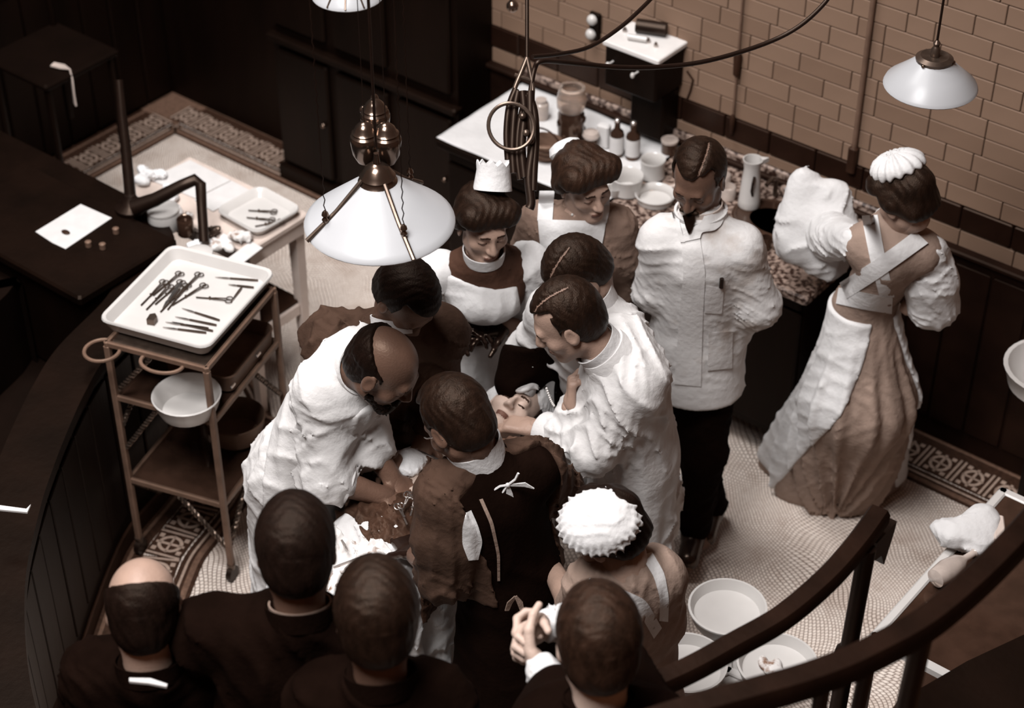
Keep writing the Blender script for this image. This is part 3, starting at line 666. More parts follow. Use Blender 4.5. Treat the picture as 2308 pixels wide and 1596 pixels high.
# white enamel tray on top (open box with a rolled lip)
TC = [P(222, 722, 1.0), P(466, 792, 1.0), P(618, 606, 1.0), P(388, 556, 1.0)]
tc = sum(TC) / 4; ta = math.atan2(*(TC[1] - TC[0])[:2][::-1]); RTY = rotz((ta + math.radians(17)) / 2); tw = .415; td = .475
def tray_obj(name, c, w, dpt, h, R, m, label, cat='tray', group=None, lip=.012, fl=.02):
    b = MB(); n = 5
    def ring(hw, hd, z, r):
        out = []
        for sx, sy, a0 in ((1, 1, 0), (-1, 1, 90), (-1, -1, 180), (1, -1, 270)):
            for k in range(n): a = math.radians(a0 + 90 * k / (n - 1)); out.append(c + R @ V3(sx * (hw - r) + r * math.cos(a), sy * (hd - r) + r * math.sin(a), z))
        return out
    hw, hd = w / 2, dpt / 2
    rs = [ring(hw - fl, hd - fl, 0, .03), ring(hw - .004, hd - .004, h - .006, .035), ring(hw, hd, h, .04), ring(hw - .002, hd - .002, h + .006, .04), ring(hw - lip, hd - lip, h + .002, .035), ring(hw - lip - fl * .8, hd - lip - fl * .8, .010, .03)]
    N = 4 * n; v = [q for r in rs for q in r]; f = [tuple(range(N - 1, -1, -1)), tuple((len(rs) - 1) * N + k for k in range(N))]
    for i in range(len(rs) - 1):
        for k in range(N): k2 = (k + 1) % N; f.append((i * N + k, i * N + k2, (i + 1) * N + k2, (i + 1) * N + k))
    b.add(v, f); return tag(b.build(name, m, None, True), label, cat, group)
tray_obj('instrument_tray', tc - V3(0, 0, .042), tw, td, .042, RTY, 'enamel', 'large white enamel tray of instruments on top of the trolley')
TZ = 1.0 - .031
# instruments ------------------------------------------------------------------
def forceps(p, yaw, L, label, m='steel_dark', group=None, spread=.05, tilt=0.0, name='forceps', rr=.011):
    p = np.asarray(p, float); R = rotz(yaw) @ np.array([[math.cos(tilt), 0, -math.sin(tilt)], [0, 1, 0], [math.sin(tilt), 0, math.cos(tilt)]])
    o = empty(name, p, label, 'forceps' if name == 'forceps' else 'scissors', group)
    for s in (-1, 1):
        pts = [V3(0, s * .0015, 0), V3(L * .38, 0, 0), V3(L * .55, -s * L * spread * .5, .001), V3(L * .86, -s * L * spread, .001)]
        b = MB(); b.tube([p + R @ q + V3(0, 0, .004) for q in pts], [.0014, .0026, .0024, .002], 6)
        c = V3(L * .86 + rr, -s * (L * spread + .002), .001); b.tube([p + R @ (c + V3(rr * math.cos(t), rr * .85 * math.sin(t), 0)) + V3(0, 0, .004) for t in np.linspace(0, 6.283, 15)[:-1]], .0018, 6, True)
        b.build('arm', m, o, True)
    b = MB(); b.tube([p + R @ V3(L * .4, 0, -.004) + V3(0, 0, .004), p + R @ V3(L * .4, 0, .006) + V3(0, 0, .004)], .004, 8); b.build('pivot', m, o, True)
    return o
def knife(p, yaw, L, label, m='steel_dark', group=None, tilt=0.0, name='scalpel', w=.008):
    p = np.asarray(p, float); R = rotz(yaw) @ np.array([[math.cos(tilt), 0, -math.sin(tilt)], [0, 1, 0], [math.sin(tilt), 0, math.cos(tilt)]])
    o = empty(name, p, label, 'scalpel' if name == 'scalpel' else 'probe', group)
    b = MB(); b.ribbon([p + R @ V3(x, 0, .004) for x in (0, .02, L * .65)], [w * .7, w, w * .7], .004, R[:, 1]); b.build('handle', m, o)
    b = MB(); b.ribbon([p + R @ V3(x, 0, .004) for x in (L * .64, L * .75, L)], [w * .5, w * .9, .001], .0018, R[:, 1]); b.build('blade', 'steel', o)
    return o
yw = lambda x0, y0, x1, y1, z=TZ: math.atan2(*(P(x1, y1, z) - P(x0, y0, z))[:2][::-1])
fset = [(318, 690, 395, 612), (330, 700, 410, 618), (350, 688, 420, 628), (362, 705, 425, 640), (378, 700, 432, 632), (345, 668, 402, 622), (388, 690, 470, 640), (396, 672, 448, 622)]
names = ['leftmost of the dark forceps bundled in the enamel tray', 'second dark forceps from the left in the enamel tray bundle', 'third dark forceps from the left in the enamel tray bundle', 'dark forceps in the middle of the enamel tray bundle', 'fifth dark forceps from the left in the enamel tray bundle', 'short forceps lying across the far end of the tray bundle', 'rightmost long forceps slanting out of the tray bundle', 'forceps right of the bundle middle, tips towards the lens']
for (x0, y0, x1, y1), lb in zip(fset, names): forceps(P(x0, y0, TZ), yw(x0, y0, x1, y1), .155, lb, group='instruments in the enamel tray', spread=.03)
forceps(P(442, 672, TZ), yw(442, 672, 515, 678), .12, 'small forceps lying alone right of the bundle in the tray', group='instruments in the enamel tray', name='forceps')
kset = [(372, 728, 470, 742, 'lowest of the fanned scalpels at the near tray corner'), (385, 742, 465, 752, 'scalpel tucked under the fanned ones at the near corner'), (395, 716, 488, 735, 'middle one of the fanned scalpels in the tray'), (420, 700, 495, 724, 'topmost of the fanned scalpels in the tray'), (400, 730, 480, 748, 'fanned scalpel between the lowest and the middle one'), (500, 628, 582, 634, 'long probe lying by the far right rim of the tray'), (520, 644, 572, 650, 'short probe below the long one in the tray'), (515, 690, 545, 650, 'thin probe lying lengthwise along the right tray rim')]
for x0, y0, x1, y1, lb in kset: knife(P(x1, y1, TZ), yw(x1, y1, x0, y0), .15 if x1 - x0 > 60 else .09, lb, group='instruments in the enamel tray')
knife(P(408, 640, TZ + .004), yw(408, 640, 360, 706), .15, 'bright flat handled knife on top of the forceps bundle', 'steel', 'instruments in the enamel tray', w=.013)
b = MB(); c = P(344, 726, TZ); b.prism([(-.014, -.016), (.012, -.018), (.016, .006), (.004, .022), (-.012, .014)], 0, .022, c, rotz(.5)); tag(b.build('dark_block', 'steel_dark'), 'small dark angular block lying alone in the enamel tray', 'block')
# pan on the middle shelf, bowls
pc = tp(TW - .135, .305, .732)
pan = tray_obj('metal_pan', pc, .27, .33, .06, RTR, 'bronze_paint', 'brown rectangular metal pan on the middle trolley shelf', 'pan', lip=.006, fl=.008)
for px, py in ((586, 800), (536, 872)):
    q = P(px, py, .775); b = MB(); b.bbox(tp(TW + .004, (q - FL0) @ E2, .775), (.008, .03, .012), RTR, .003); b.build('catch', 'steel', pan)
bowl('enamel_basin', P(420, 889, .80) - V3(0, 0, .070), .113, .07, 'round white enamel basin on the middle trolley shelf', 'basin', flare=1.1)
bowl('metal_basin', P(528, 938, .455) - V3(0, 0, .09), .108, .09, 'dark basin with bright rim on the bottom trolley shelf', 'basin', 'bronze_paint', flare=1.1)

# ================================================================ WHITE SIDE TABLE
TBL = (-4.93, -4.29, 3.83, 4.16)
st = empty('side_table', (-4.6, 4.0, 0), 'white painted side table laid with trays behind the trolley', 'table')
d = MB(); d.bbox(((TBL[0] + TBL[1]) / 2, (TBL[2] + TBL[3]) / 2, .785), (TBL[1] - TBL[0], TBL[3] - TBL[2], .028), None, .006); d.build('table_top', 'white_paint', st)
for x in (TBL[0] + .05, TBL[1] - .05):
    for y in (TBL[2] + .04, TBL[3] - .03): d = MB(); d.box((x, y, .385), (.045, .045, .77), None, .7); d.build('leg', 'white_paint', st)
for y in (TBL[2] + .04, TBL[3] - .03): d = MB(); d.bbox(((TBL[0] + TBL[1]) / 2, y, .36), (TBL[1] - TBL[0] - .1, .022, .05), None, .004); d.build('stretcher', 'white_paint', st)
for x in (TBL[0] + .05, TBL[1] - .05): d = MB(); d.bbox((x, (TBL[2] + TBL[3]) / 2, .36), (.022, TBL[3] - TBL[2] - .1, .05), None, .004); d.build('stretcher', 'white_paint', st)
d = MB(); d.bbox(((TBL[0] + TBL[1]) / 2, (TBL[2] + TBL[3]) / 2, .392), (TBL[1] - TBL[0] - .1, TBL[3] - TBL[2] - .06, .014), None, .004); d.build('shelf', 'brown_wood', st)
for y in (TBL[2] + .02, TBL[3] - .015): d = MB(); d.bbox(((TBL[0] + TBL[1]) / 2, y, .74), (TBL[1] - TBL[0] - .06, .02, .06), None, .004); d.build('apron_board', 'white_paint', st)
d = MB(); d.bbox((TBL[1] - .02, (TBL[2] + TBL[3]) / 2, .74), (.02, TBL[3] - TBL[2] - .04, .06), None, .004); d.build('apron_board', 'white_paint', st)
TT = .8
def paper(pts, z, label, th=.002, name='paper_sheet', m='paper', group=None):
    b = MB(); q = [P(x, y, z) for x, y in pts]; n = len(q); b.add([p for p in q] + [p + V3(0, 0, th) for p in q], [tuple(range(n - 1, -1, -1)), tuple(range(n, 2 * n))] + [(i, (i + 1) % n, n + (i + 1) % n, n + i) for i in range(n)])
    return tag(b.build(name, m), label, 'paper' if 'paper' in name else 'cloth', group)
paper([(428, 362), (520, 408), (440, 448), (335, 405)], TT, 'white sheet at the far corner of the side table', .003)
paper([(522, 409), (566, 432), (480, 478), (438, 452)], TT, 'white sheet beside the instrument tray on the side table', .004)
paper([(566, 545), (592, 560), (540, 600), (512, 585)], TT, 'small white card at the near edge of the side table', .003)
tcs = [P(488, 480, TT), P(574, 432, TT), P(684, 492, TT), P(592, 548, TT)]
stc = sum(tcs) / 4; sa = math.atan2(*(tcs[2] - tcs[1])[:2][::-1])
tray_obj('instrument_tray', stc, .24, .23, .03, rotz(sa), 'enamel', 'small white tray with bright instruments on the side table')
for x0, y0, x1, y1, lb in ((560, 476, 620, 480, 'upper forceps in the small white tray'), (556, 492, 628, 500, 'middle forceps in the small white tray'), (575, 512, 640, 500, 'lower forceps in the small white tray')):
    forceps(P(x0, y0, TT + .012), yw(x0, y0, x1, y1, TT), .10, lb, group='instruments in the small white tray')
# gauze heaps, glasses and a drum on the left half of the table
c = P(372, 512, TT); o = empty('dressing_drum', c, 'white dressing drum at the near left corner of the side table', 'drum')
b = MB(); b.lathe([(.055, 0), (.06, .006), (.06, .07), (.056, .075)], c + V3(0, 0, 0), 24); b.build('body', 'enamel', o, True)
b = MB(); b.lathe([(.061, .074), (.061, .082), (.05, .09), (.01, .093)], c, 24); b.build('lid', 'enamel', o, True)
c = P(420, 528, TT); jar('dark_jar', c, .030, .075, 'glass_dark', 'short dark jar standing beside the white drum', 'jar', prof=[(.028, 0), (.031, .004), (.031, .066), (.028, .07), (.024, .068), (.022, .055)])
for i, (x, y, r, m) in enumerate(((345, 400, .05, 'gauze'), (320, 415, .04, 'gauze'), (385, 455, .05, 'gauze'), (400, 480, .04, 'stained_cloth'), (360, 470, .035, 'stained_cloth'), (500, 560, .045, 'stained_cloth'), (530, 545, .05, 'stained_cloth'), (480, 530, .035, 'steel_dark'), (455, 560, .04, 'gauze'))):
    sd = Sdf(.006, .012); c = P(x, y, TT + .004); r_ = np.random.default_rng(i)
    for k in range(7): sd.ell(c + np.r_[r_.normal(0, r * .45, 2), r * .30 * r_.random() + .008], (r * .5, r * .4, r * .35), None)
    sd.cut((0, 0, TT + .002), (0, 0, -1)); sd.warp(folds(.005, .03, i, r_.normal(0, 1, 3)))
    tag(sdf_obj('gauze_heap', sd, m), ('gauze heap at the far left end of the side table', 'gauze heap hanging at the side table edge behind the rod', 'white gauze heap under the dark bracket arm', 'stained swab heap right of the dark rod', 'stained swab heap behind the white drum', 'brown swab heap nearest the enamel trolley tray', 'brown swab heap beside the small white tray', 'dark pile of small instruments in mid table', 'white gauze ball behind the enamel tray rim')[i], 'gauze', 'dressings on the side table')
# small jar cap seen behind the enamel tray
c = P(447, 585, 1.0); b = MB(); b.lathe([(.05, -.05), (.055, -.02), (.05, .006), (.03, .014), (.01, .016)], P(447, 572, .97), 20); tag(b.build('round_jar_lid', 'enamel', None, True), 'round white lid peeping over the far rim of the tray', 'lid')

# ================================================================ DARK BRACKET AND PAPERS ON THE LEFT DESK
q0 = P(297, 470, .89); dd = (q0 - EYE) @ FW
o = empty('gas_bracket', q0, 'dark swan-neck gas bracket standing on the desk at the left', 'bracket')
b = MB(); b.lathe([(.06, 0), (.062, .012), (.035, .03), (.02, .06)], q0, 18); b.build('base', 'black_metal', o, True)
b = MB(); b.tube([q0 + V3(0, 0, .02), PR(283, 330, dd - .05), PR(274, 250, dd - .08), PR(268, 180, dd - .1)], [.022, .019, .017, .015], 12); b.build('post', 'black_metal', o, True)
b = MB(); b.tube([PR(300, 468, dd - .06), PR(350, 450, dd - .08), PR(410, 418, dd - .1), PR(440, 405, dd - .1), PR(452, 415, dd - .1), PR(455, 470, dd - .1), PR(460, 545, dd - .1)], [.030, .026, .022, .022, .021, .019, .019], 12); b.build('arm', 'black_metal', o, True)
paper([(80, 523), (182, 461), (252, 492), (148, 562), (118, 548)], .887, 'white sheet with a dark smudge on the left desk')
b = MB(); b.ball(P(148, 523, .892), (.02, .012, .004), 10, 6); tag(b.build('ink_blot_pad', 'brown_wood', None, True), 'small dark pad lying on the white desk sheet', 'pad')
for i, (x, y) in enumerate(((262, 525), (200, 555), (232, 560))):
    c = P(x, y, .887); b = MB(); b.lathe([(.012, 0), (.012, .02), (.006, .024)], c, 12); tag(b.build('small_bottle', 'bronze_paint', None, True), ('tiny brown bottle nearest the gas bracket on the desk', 'tiny brown bottle at the desk edge, left one', 'tiny brown bottle at the desk edge, right one')[i], 'bottle')
# a chair far back on the left, a pale strip put in for its glints
c = P(150, 330, .42); o = empty('wooden_chair', (c[0], c[1], .42), 'dark wooden chair with a pale strip for glints in the far left shadow', 'chair')
cc = V3(c[0], c[1], 0)
b = MB(); b.bbox(cc + V3(0, 0, .86), (.40, .40, .03), None, .01); b.build('seat', 'floor_dark', o)
for x in (-.17, .17):
    for y in (-.17, .17): b = MB(); b.tube([cc + V3(x, y, .42), cc + V3(x, y, .85)], .016, 8); b.build('leg', 'dark_wood', o)
b = MB(); b.bbox(cc + V3(-.19, 0, 1.15), (.02, .38, .16), None, .008); b.build('backrest', 'dark_wood', o)
for y in (-.17, .17): b = MB(); b.tube([cc + V3(-.18, y, .86), cc + V3(-.20, y, 1.24)], .014, 8); b.build('back_post', 'dark_wood', o)
b = MB(); q = [P(118, 145, .885), P(140, 150, .884), P(160, 158, .880)]; q += [q[-1] + V3(.012, -.012, -.03), q[-1] + V3(.014, -.016, -.10), q[-1] + V3(.012, -.016, -.15)]
b.ribbon(q, [.03, .035, .03, .02, .016, .03], .006, HD * .6 + RT * -.3); tag(b.build('glint_strip', 'white_paint', None, True), 'pale strip of cloth put in for the glints on the far left chair', 'cloth')
# loose papers held in the dark rows, lower left
paper([(0, 1142), (60, 1150), (70, 1140), (62, 1158), (0, 1152)], 1.0, 'thin curled pale paper edge at the left border', .006)
paper([(292, 1532), (340, 1533), (378, 1546), (376, 1552), (335, 1544), (292, 1540)], 1.7, 'thin bright paper edge below the bald spectator', .006)

# ================================================================ LAMPS
def op_lamp():
    d0 = 5.0; rim = P(856, 500, 1.95); D = (rim - EYE) @ FW; R = 171 * D / FPX
    ax = nrm(PR(857, 395, D - .02) - rim); ax = nrm(V3(0, 0, 1) * .93 + ax * .0 - FW * .0 + RT * .0 + HD * -.0)
    Rm = np.eye(3); top = .132
    o = empty('operating_lamp', rim, 'large white conical operating lamp with three brass counterweights', 'lamp')
    b = MB(); b.lathe([(R * .985, -.004), (R, 0), (R * .99, .006), (R * .92, .018), (.046, top), (.040, top + .004), (.040, top - .006), (R * .90, .012)], rim, 48); b.build('shade', 'milk_glass', o, True)
    b = MB(); b.lathe([(.050, top - .012), (.052, top - .004), (.047, top + .002), (.045, top + .007), (.048, top + .012), (.040, top + .022), (.032, top + .036), (.020, top + .046), (.010, top + .050), (.007, top + .075), (.007, top + .08)], rim, 32); b.build('cap', 'brass', o, True)
    for an, e in ((-152, 1.0), (-62, 1.0), (60, 1.0)):        # straps on the shade
        g = gdir(an); b = MB(); b.tube([rim + g * (.044) + V3(0, 0, top + .010), rim + g * (R * .60) + V3(0, 0, .070), rim + g * R * 1.04 + V3(0, 0, .006)], .0065, 8); s = b.build('strap', 'steel_dark', o, True)
        k = rim + g * R * .76 + V3(0, 0, .055); b = MB(); b.lathe([(.006, -.01), (.010, 0), (.005, .008), (.010, .014), (.008, .022), (.003, .028)], k, 12); b.build('hook', 'brass', s, True)
        b = MB(); L = 2.6; pts = [k + V3(0, 0, .028) + V3(0, 0, L * q) + .0022 * (RT * math.cos(q * 520) + HD * math.sin(q * 520)) for q in np.linspace(0, 1, 160)]; b.tube(pts, .0016, 5); b.build('cord', 'black_metal', s, True)
    b = MB(); b.tube([rim + V3(0, 0, top + .1), rim + V3(0, 0, top + 2.8)], .004, 8); b.build('stem', 'black_metal', o, True)
    for px, py in ((823, 320), (871, 322), (846, 268)):
        c = PR(px, py, D - .08 + (.06 if py < 300 else 0)); s = .86
        b = MB(); b.lathe([(.010, -.062), (.022, -.058), (.034, -.034), (.0385, 0), (.040, .012), (.038, .016), (.0375, .020), (.030, .026), (.034, .030), (.028, .035), (.024, .046), (.014, .056), (.005, .060)], c, 28); b.build('counterweight', 'brass', o, True)
        b = MB(); b.tube([c + V3(0, 0, .055), c + V3(0, 0, 2.2)], .0012, 6); b.build('cord', 'black_metal', o, True)
    b = MB(); c = PR(844, 225, D - .02); b.ball(c, (.012, .012, .018), 12, 8); b.ball(c + RT * -.03 - V3(0, 0, .03), .012, 10, 6); b.build('pulley', 'brass', o, True)
op_lamp()
def pend(px, py, R, z, label, htop, cord=2.0, bars=False):
    rim = P(px, py, z); o = empty('pendant_lamp', rim, label, 'lamp', 'small pendant lamps')
    b = MB(); b.lathe([(R * .985, -.003), (R, 0), (R * .97, .010), (R * .66, htop * .55), (R * .36, htop), (R * .32, htop + .004), (R * .34, htop - .004), (R * .64, htop * .5), (R * .94, .008)], rim, 40); b.build('shade', 'milk_glass', o, True)
    b = MB(); b.lathe([(R * .38, htop - .008), (R * .40, htop + .006), (R * .30, htop + .014), (R * .2, htop + .010), (R * .10, htop + .012), (R * .10, htop + .035), (R * .06, htop + .045), (R * .08, htop + .055), (R * .03, htop + .065)], rim, 24); g = b.build('gallery', 'steel_dark', o, True)
    for k in range(3):
        an = k * 2.1 + .4; b = MB(); q = rim + V3(R * .40 * math.cos(an), R * .40 * math.sin(an), htop); b.ball(q, .006, 8, 6); b.build('screw', 'brass', g, True)
    b = MB(); b.tube([rim + V3(0, 0, htop + .05), rim + V3(0, 0, htop + cord)], .004, 8); b.build('cord', 'black_metal', o, True)
    if bars:
        for an in (-120, -90, -60, 90):
            g = gdir(an); b = MB(); b.tube([rim + g * R * .38 + V3(0, 0, htop + .004), rim + g * R * .72 + V3(0, 0, htop * .52), rim + g * R * 1.01 + V3(0, 0, .006)], .003, 6); b.build('bar', 'steel_dark', o, True)
pend(2097, 192, .139, 1.93, 'small white pendant lamp hanging in front of the tiled wall', .085)
pend(784, -12, .115, 1.95, 'small white pendant lamp cut off by the top edge', .075, bars=True)

# ================================================================ HANGING RUBBER HOSES
hd0 = 4.95
def hose(o, pts, r, nm='hose', d=hd0, m='black_metal'):
    q = [PR(x, y, d + (e[0] if e else 0)) for x, y, *e in pts]
    P_ = []                                     # Catmull-Rom
    for i in range(len(q) - 1):
        p0, p1, p2, p3 = q[max(i - 1, 0)], q[i], q[i + 1], q[min(i + 2, len(q) - 1)]
        for t in np.arange(0, 1, .2): P_.append(.5 * (2 * p1 + (p2 - p0) * t + (2 * p0 - 5 * p1 + 4 * p2 - p3) * t * t + (3 * p1 - p0 - 3 * p2 + p3) * t ** 3))
    P_.append(q[-1]); b = MB(); b.tube(P_, r, 10); return b.build(nm, m, o, True)
o = empty('hanging_hoses', PR(1190, 300, hd0), 'bundle of black rubber hoses looped over a hanging iron hook', 'hoses')
b = MB(); b.tube([PR(1188, -60, hd0), PR(1188, 140, hd0)], .0052, 10); b.build('rod', 'black_metal', o, True)
hose(o, [(1188, 130), (1176, 160), (1160, 200), (1162, 215)], .0065, 'hook_arm', m='steel_dark'); hose(o, [(1188, 130), (1200, 190), (1200, 215)], .0065, 'hook_arm', m='steel_dark')
b = MB(); b.tube([PR(1160, 168, hd0), PR(1200, 182, hd0)], .005, 8); b.build('cross_bar', 'steel_dark', o, True)
for pts, r in ((((1163, 200), (1148, 240), (1142, 300), (1145, 360)), .009), (((1168, 205), (1160, 250), (1155, 330), (1158, 390)), .010), (((1195, 205), (1196, 260), (1200, 330), (1192, 400), (1197, 455), (1193, 470)), .012), (((1190, 210), (1204, 250), (1208, 310), (1204, 380), (1202, 430)), .010), (((1178, 205), (1182, 260), (1176, 330), (1182, 400)), .011), (((1186, 215), (1170, 280), (1166, 350), (1172, 405)), .008)): hose(o, pts, r)
b = MB(); c = PR(1152, 285, hd0 - .03); rr = 52 * hd0 / FPX
b.tube([c + rr * (RT * .98 * math.cos(t) + UP * math.sin(t) - HD * .1 * math.cos(t)) for t in np.linspace(0, 6.283, 41)[:-1]], .0052, 8, True); b.build('hose_ring', 'steel_dark', o, True)
for x, y in ((1196, 318), (1186, 300), (1178, 262)): b = MB(); b.ball(PR(x, y, hd0 - .02), .010, 10, 7); b.build('clip', 'steel_dark', o, True)
hose(o, [(1200, 128, 0), (1260, 122, .1), (1330, 105, .2), (1400, 60, .3), (1460, 5, .4), (1500, -40, .5)], .0058, 'supply_hose')
hose(o, [(1196, 205, 0), (1205, 155, 0), (1222, 138, .0), (1290, 142, .1), (1400, 152, .2), (1500, 150, .3), (1600, 136, .35), (1720, 100, .4), (1800, 60, .4), (1860, 5, .4), (1885, -40, .4)], .0068, 'supply_hose')

# ================================================================ BASIN STAND, RIGHT TABLE, RAILS
BZ = .60; bc = [P(1640, 1368, BZ), P(1548, 1494, BZ), P(1752, 1494, BZ)]; bm = sum(bc) / 3
o = empty('basin_stand', (bm[0], bm[1], 0), 'white enamelled stand carrying three hand basins', 'stand')
b = MB(); b.lathe([(.15, 0), (.16, .02), (.08, .06), (.045, .14), (.040, .34), (.06, .42), (.10, .47), (.03, .48)], (bm[0], bm[1], 0), 24); b.build('pedestal', 'enamel', o, True)
for c in bc: b = MB(); b.bbox((V3(bm[0], bm[1], .48) + V3(c[0], c[1], .48)) / 2, (.17, .03, .02), rotz(math.atan2(c[1] - bm[1], c[0] - bm[0])), .004); b.build('arm', 'enamel', o)
for c, lb in zip(bc, ('white hand basin farthest from the rail', 'white hand basin half hidden behind the spectator and the handrail', 'white hand basin with dark marks between the two handrails')):
    b = MB(); R = .117; zc = c - V3(0, 0, .105)
    b.lathe([(R * .45, 0), (R * .62, .008), (R * .9, .06), (R * 1.0, .1), (R * 1.03, .103), (R * 1.03, .108), (R * .97, .109), (R * .92, .092), (R * .86, .076), (R * .4, .070), (R * .1, .069)], zc, 40); tag(b.build('hand_basin', 'enamel', None, True), lb, 'basin', 'hand basins on the stand')
c = bc[2]; sd = Sdf(.005, .012); r_ = np.random.default_rng(3)
for k in range(7): sd.ell(c + np.r_[r_.normal(0, .022, 2), -.030 + .004 * k % .012], (.026, .016, .012), rotz(r_.uniform(0, 3)))
tag(sdf_obj('wet_swabs', sd, 'stained_cloth'), 'brown wet swabs floating in the basin between the handrails', 'swab')
# glass-topped table at the right
rx0 = -1.575; o = empty('glass_table', (-1.25, 4.07, 0), 'glass-topped white metal table at the right edge', 'table')
b = MB()
for (x0, y0), (x1, y1) in (((rx0, 3.66), (rx0, 4.46)), ((rx0, 4.46), (-.95, 4.46)), ((-.95, 4.46), (-.95, 3.66)), ((-.95, 3.66), (rx0, 3.66))):
    b.bbox(((x0 + x1) / 2, (y0 + y1) / 2, .71), (abs(x1 - x0) + .03, abs(y1 - y0) + .03, .03) if x0 != x1 else (.03, abs(y1 - y0) + .03, .03), None, .005)
b.build('frame', 'enamel', o)
b = MB(); b.bbox((-1.26, 4.06, .715), (.60, .78, .008), None, .002); b.build('glass_top', 'glass_dark', o)
for x in (rx0, -.95):
    for y in (3.66, 4.46): b = MB(); b.tube([(x, y, 0), (x, y, .70)], .014, 10); b.build('leg', 'enamel', o, True)
b = MB(); b.bbox((-1.26, 4.06, .25), (.60, .78, .012), None, .003); b.build('lower_shelf', 'glass_dark', o)
sd = Sdf(.008, .03); c = P(2180, 1212, .74)
for k, (a, bb, zz, r) in enumerate(((0, 0, .03, .06), (.05, .04, .04, .055), (-.05, -.02, .03, .05), (-.08, .02, .02, .035), (.02, -.05, .02, .045), (.06, -.02, .03, .04))): sd.ell(c + RT * a + HD * bb + V3(0, 0, zz), (r, r, r * .8))
sd.cut((0, 0, .722), (0, 0, -1)); sd.warp(folds(.005, .06, 5, (1, .3, .4)))
tag(sdf_obj('crumpled_towel', sd, 'white_cloth'), 'crumpled white towel on the glass table', 'towel')
q = [P(x, y, .80) for x, y in ((2225, 1192), (2252, 1172), (2280, 1182), (2235, 1240))]; c = (q[0] + q[2]) / 2
b = MB(); b.bbox(c - V3(0, 0, .04), (.035, .11, .08), rotz(.55), .004); tag(b.build('small_box', 'white_paint'), 'small pale box standing behind the crumpled towel', 'box')
c = P(2140, 1300, .73); o = empty('glass_flask', c, 'clear glass flask lying on the glass table', 'flask')
b = MB(); b.lathe([(.008, -.08), (.030, -.07), (.036, -.02), (.030, .03), (.012, .06), (.010, .10), (.013, .104)], c + V3(0, 0, .036), 20, frame(V3(.2, .9, 0)) @ np.array([[1, 0, 0], [0, 0, 1], [0, -1, 0.]])); b.build('body', 'glass_grey', o, True)
for i, (pts, lb) in enumerate(((((2105, 1300), (2150, 1280), (2160, 1300), (2112, 1320)), 'folded white cloth below the glass flask'), (((2105, 1440), (2135, 1452), (2125, 1475), (2098, 1460)), 'small white card below the outer handrail'), (((2205, 1385), (2252, 1420), (2246, 1430), (2200, 1396)), 'white paper strip on the lower shelf at right'))):
    paper(pts, .73 if i < 1 else .27, lb, .006, 'paper_card', 'white_cloth')
# basin on a dark stand, cut off by the right edge
c = P(2376, 830, .86); o = empty('wall_basin', (c[0], c[1], 0), 'white basin rim cut off by the right edge before the dado', 'basin')
b = MB(); b.lathe([(.08, -.10), (.14, -.07), (.16, 0), (.165, .004), (.15, .006), (.12, -.05), (.05, -.08)], c, 32); b.build('bowl', 'enamel', o, True)
b = MB(); b.lathe([(.11, 0), (.10, .03), (.03, .08), (.03, .74), (.07, .77)], (c[0], c[1], 0), 20); b.build('pedestal', 'dark_wood', o, True)

def cr_curve(q, n=8):
    out = []
    for i in range(len(q) - 1):
        p0, p1, p2, p3 = q[max(i - 1, 0)], q[i], q[i + 1], q[min(i + 2, len(q) - 1)]
        for t in np.arange(0, 1, 1 / n): out.append(.5 * (2 * p1 + (p2 - p0) * t + (2 * p0 - 5 * p1 + 4 * p2 - p3) * t * t + (3 * p1 - p0 - 3 * p2 + p3) * t ** 3))
    out.append(q[-1]); return out
def rail_obj(name, pts, z, w, th, label, posts, extra=None):
    q = cr_curve([P(x, y, z) for x, y in pts]); o = empty(name, (q[0][0], q[0][1], 0), label, 'handrail')
    n = len(q); v = []; prof = [(-.5, -.4), (-.42, -.5), (.42, -.5), (.5, -.4), (.5, .2), (.36, .5), (-.36, .5), (-.5, .2)]
    for i, p in enumerate(q):
        t = nrm(q[min(i + 1, n - 1)] - q[max(i - 1, 0)]); s = np.cross(t, UPZ)
        for a, bb in prof: v.append(p + s * a * w + V3(0, 0, bb * th))
    f = [tuple(range(8)), tuple((n - 1) * 8 + k for k in range(7, -1, -1))]
    for i in range(n - 1):
        for k in range(8): k2 = (k + 1) % 8; f.append((i * 8 + k, i * 8 + 8 + k, i * 8 + 8 + k2, i * 8 + k2))
    b = MB(); b.add(v, f); b.build('rail', 'rail_wood', o, True)
    for (x, y), foot, r in posts:
        t = P(x, y, z - th * .4); ft = V3(t[0], t[1], 0) + V3(*foot)
        b = MB(); b.tube([t, ft], r, 12); ps = b.build('post', 'black_metal', o, True)
        k = t * .78 + ft * .22; b = MB(); b.lathe([(r, -.03), (r * 1.45, -.018), (r * 1.6, 0), (r * 1.45, .018), (r, .03)], k, 14); b.build('collar', 'black_metal', ps, True)
    return o
ro = rail_obj('handrail', [(1982, 1158), (1930, 1230), (1860, 1308), (1760, 1392), (1650, 1455), (1560, 1505), (1470, 1546), (1380, 1580)], 1.60, .056, .042, 'inner curved dark wooden handrail ending beside the mosaic floor', [((1955, 1235), (.02, -.12, 0), .022)])
c = P(1985, 1180, 1.57); b = MB(); b.prism([(-.05, .012), (.05, .012), (.045, -.02), (.015, -.11), (-.01, -.06), (-.045, -.05)], -.02, .02, c + V3(0, 0, -.03) + HD * .0, np.stack([nrm(P(1985, 1180, 1.6) - P(1930, 1240, 1.6)), UPZ, np.cross(nrm(P(1985, 1180, 1.6) - P(1930, 1240, 1.6)), UPZ)], 1)); b.build('end_bracket', 'black_metal', ro)
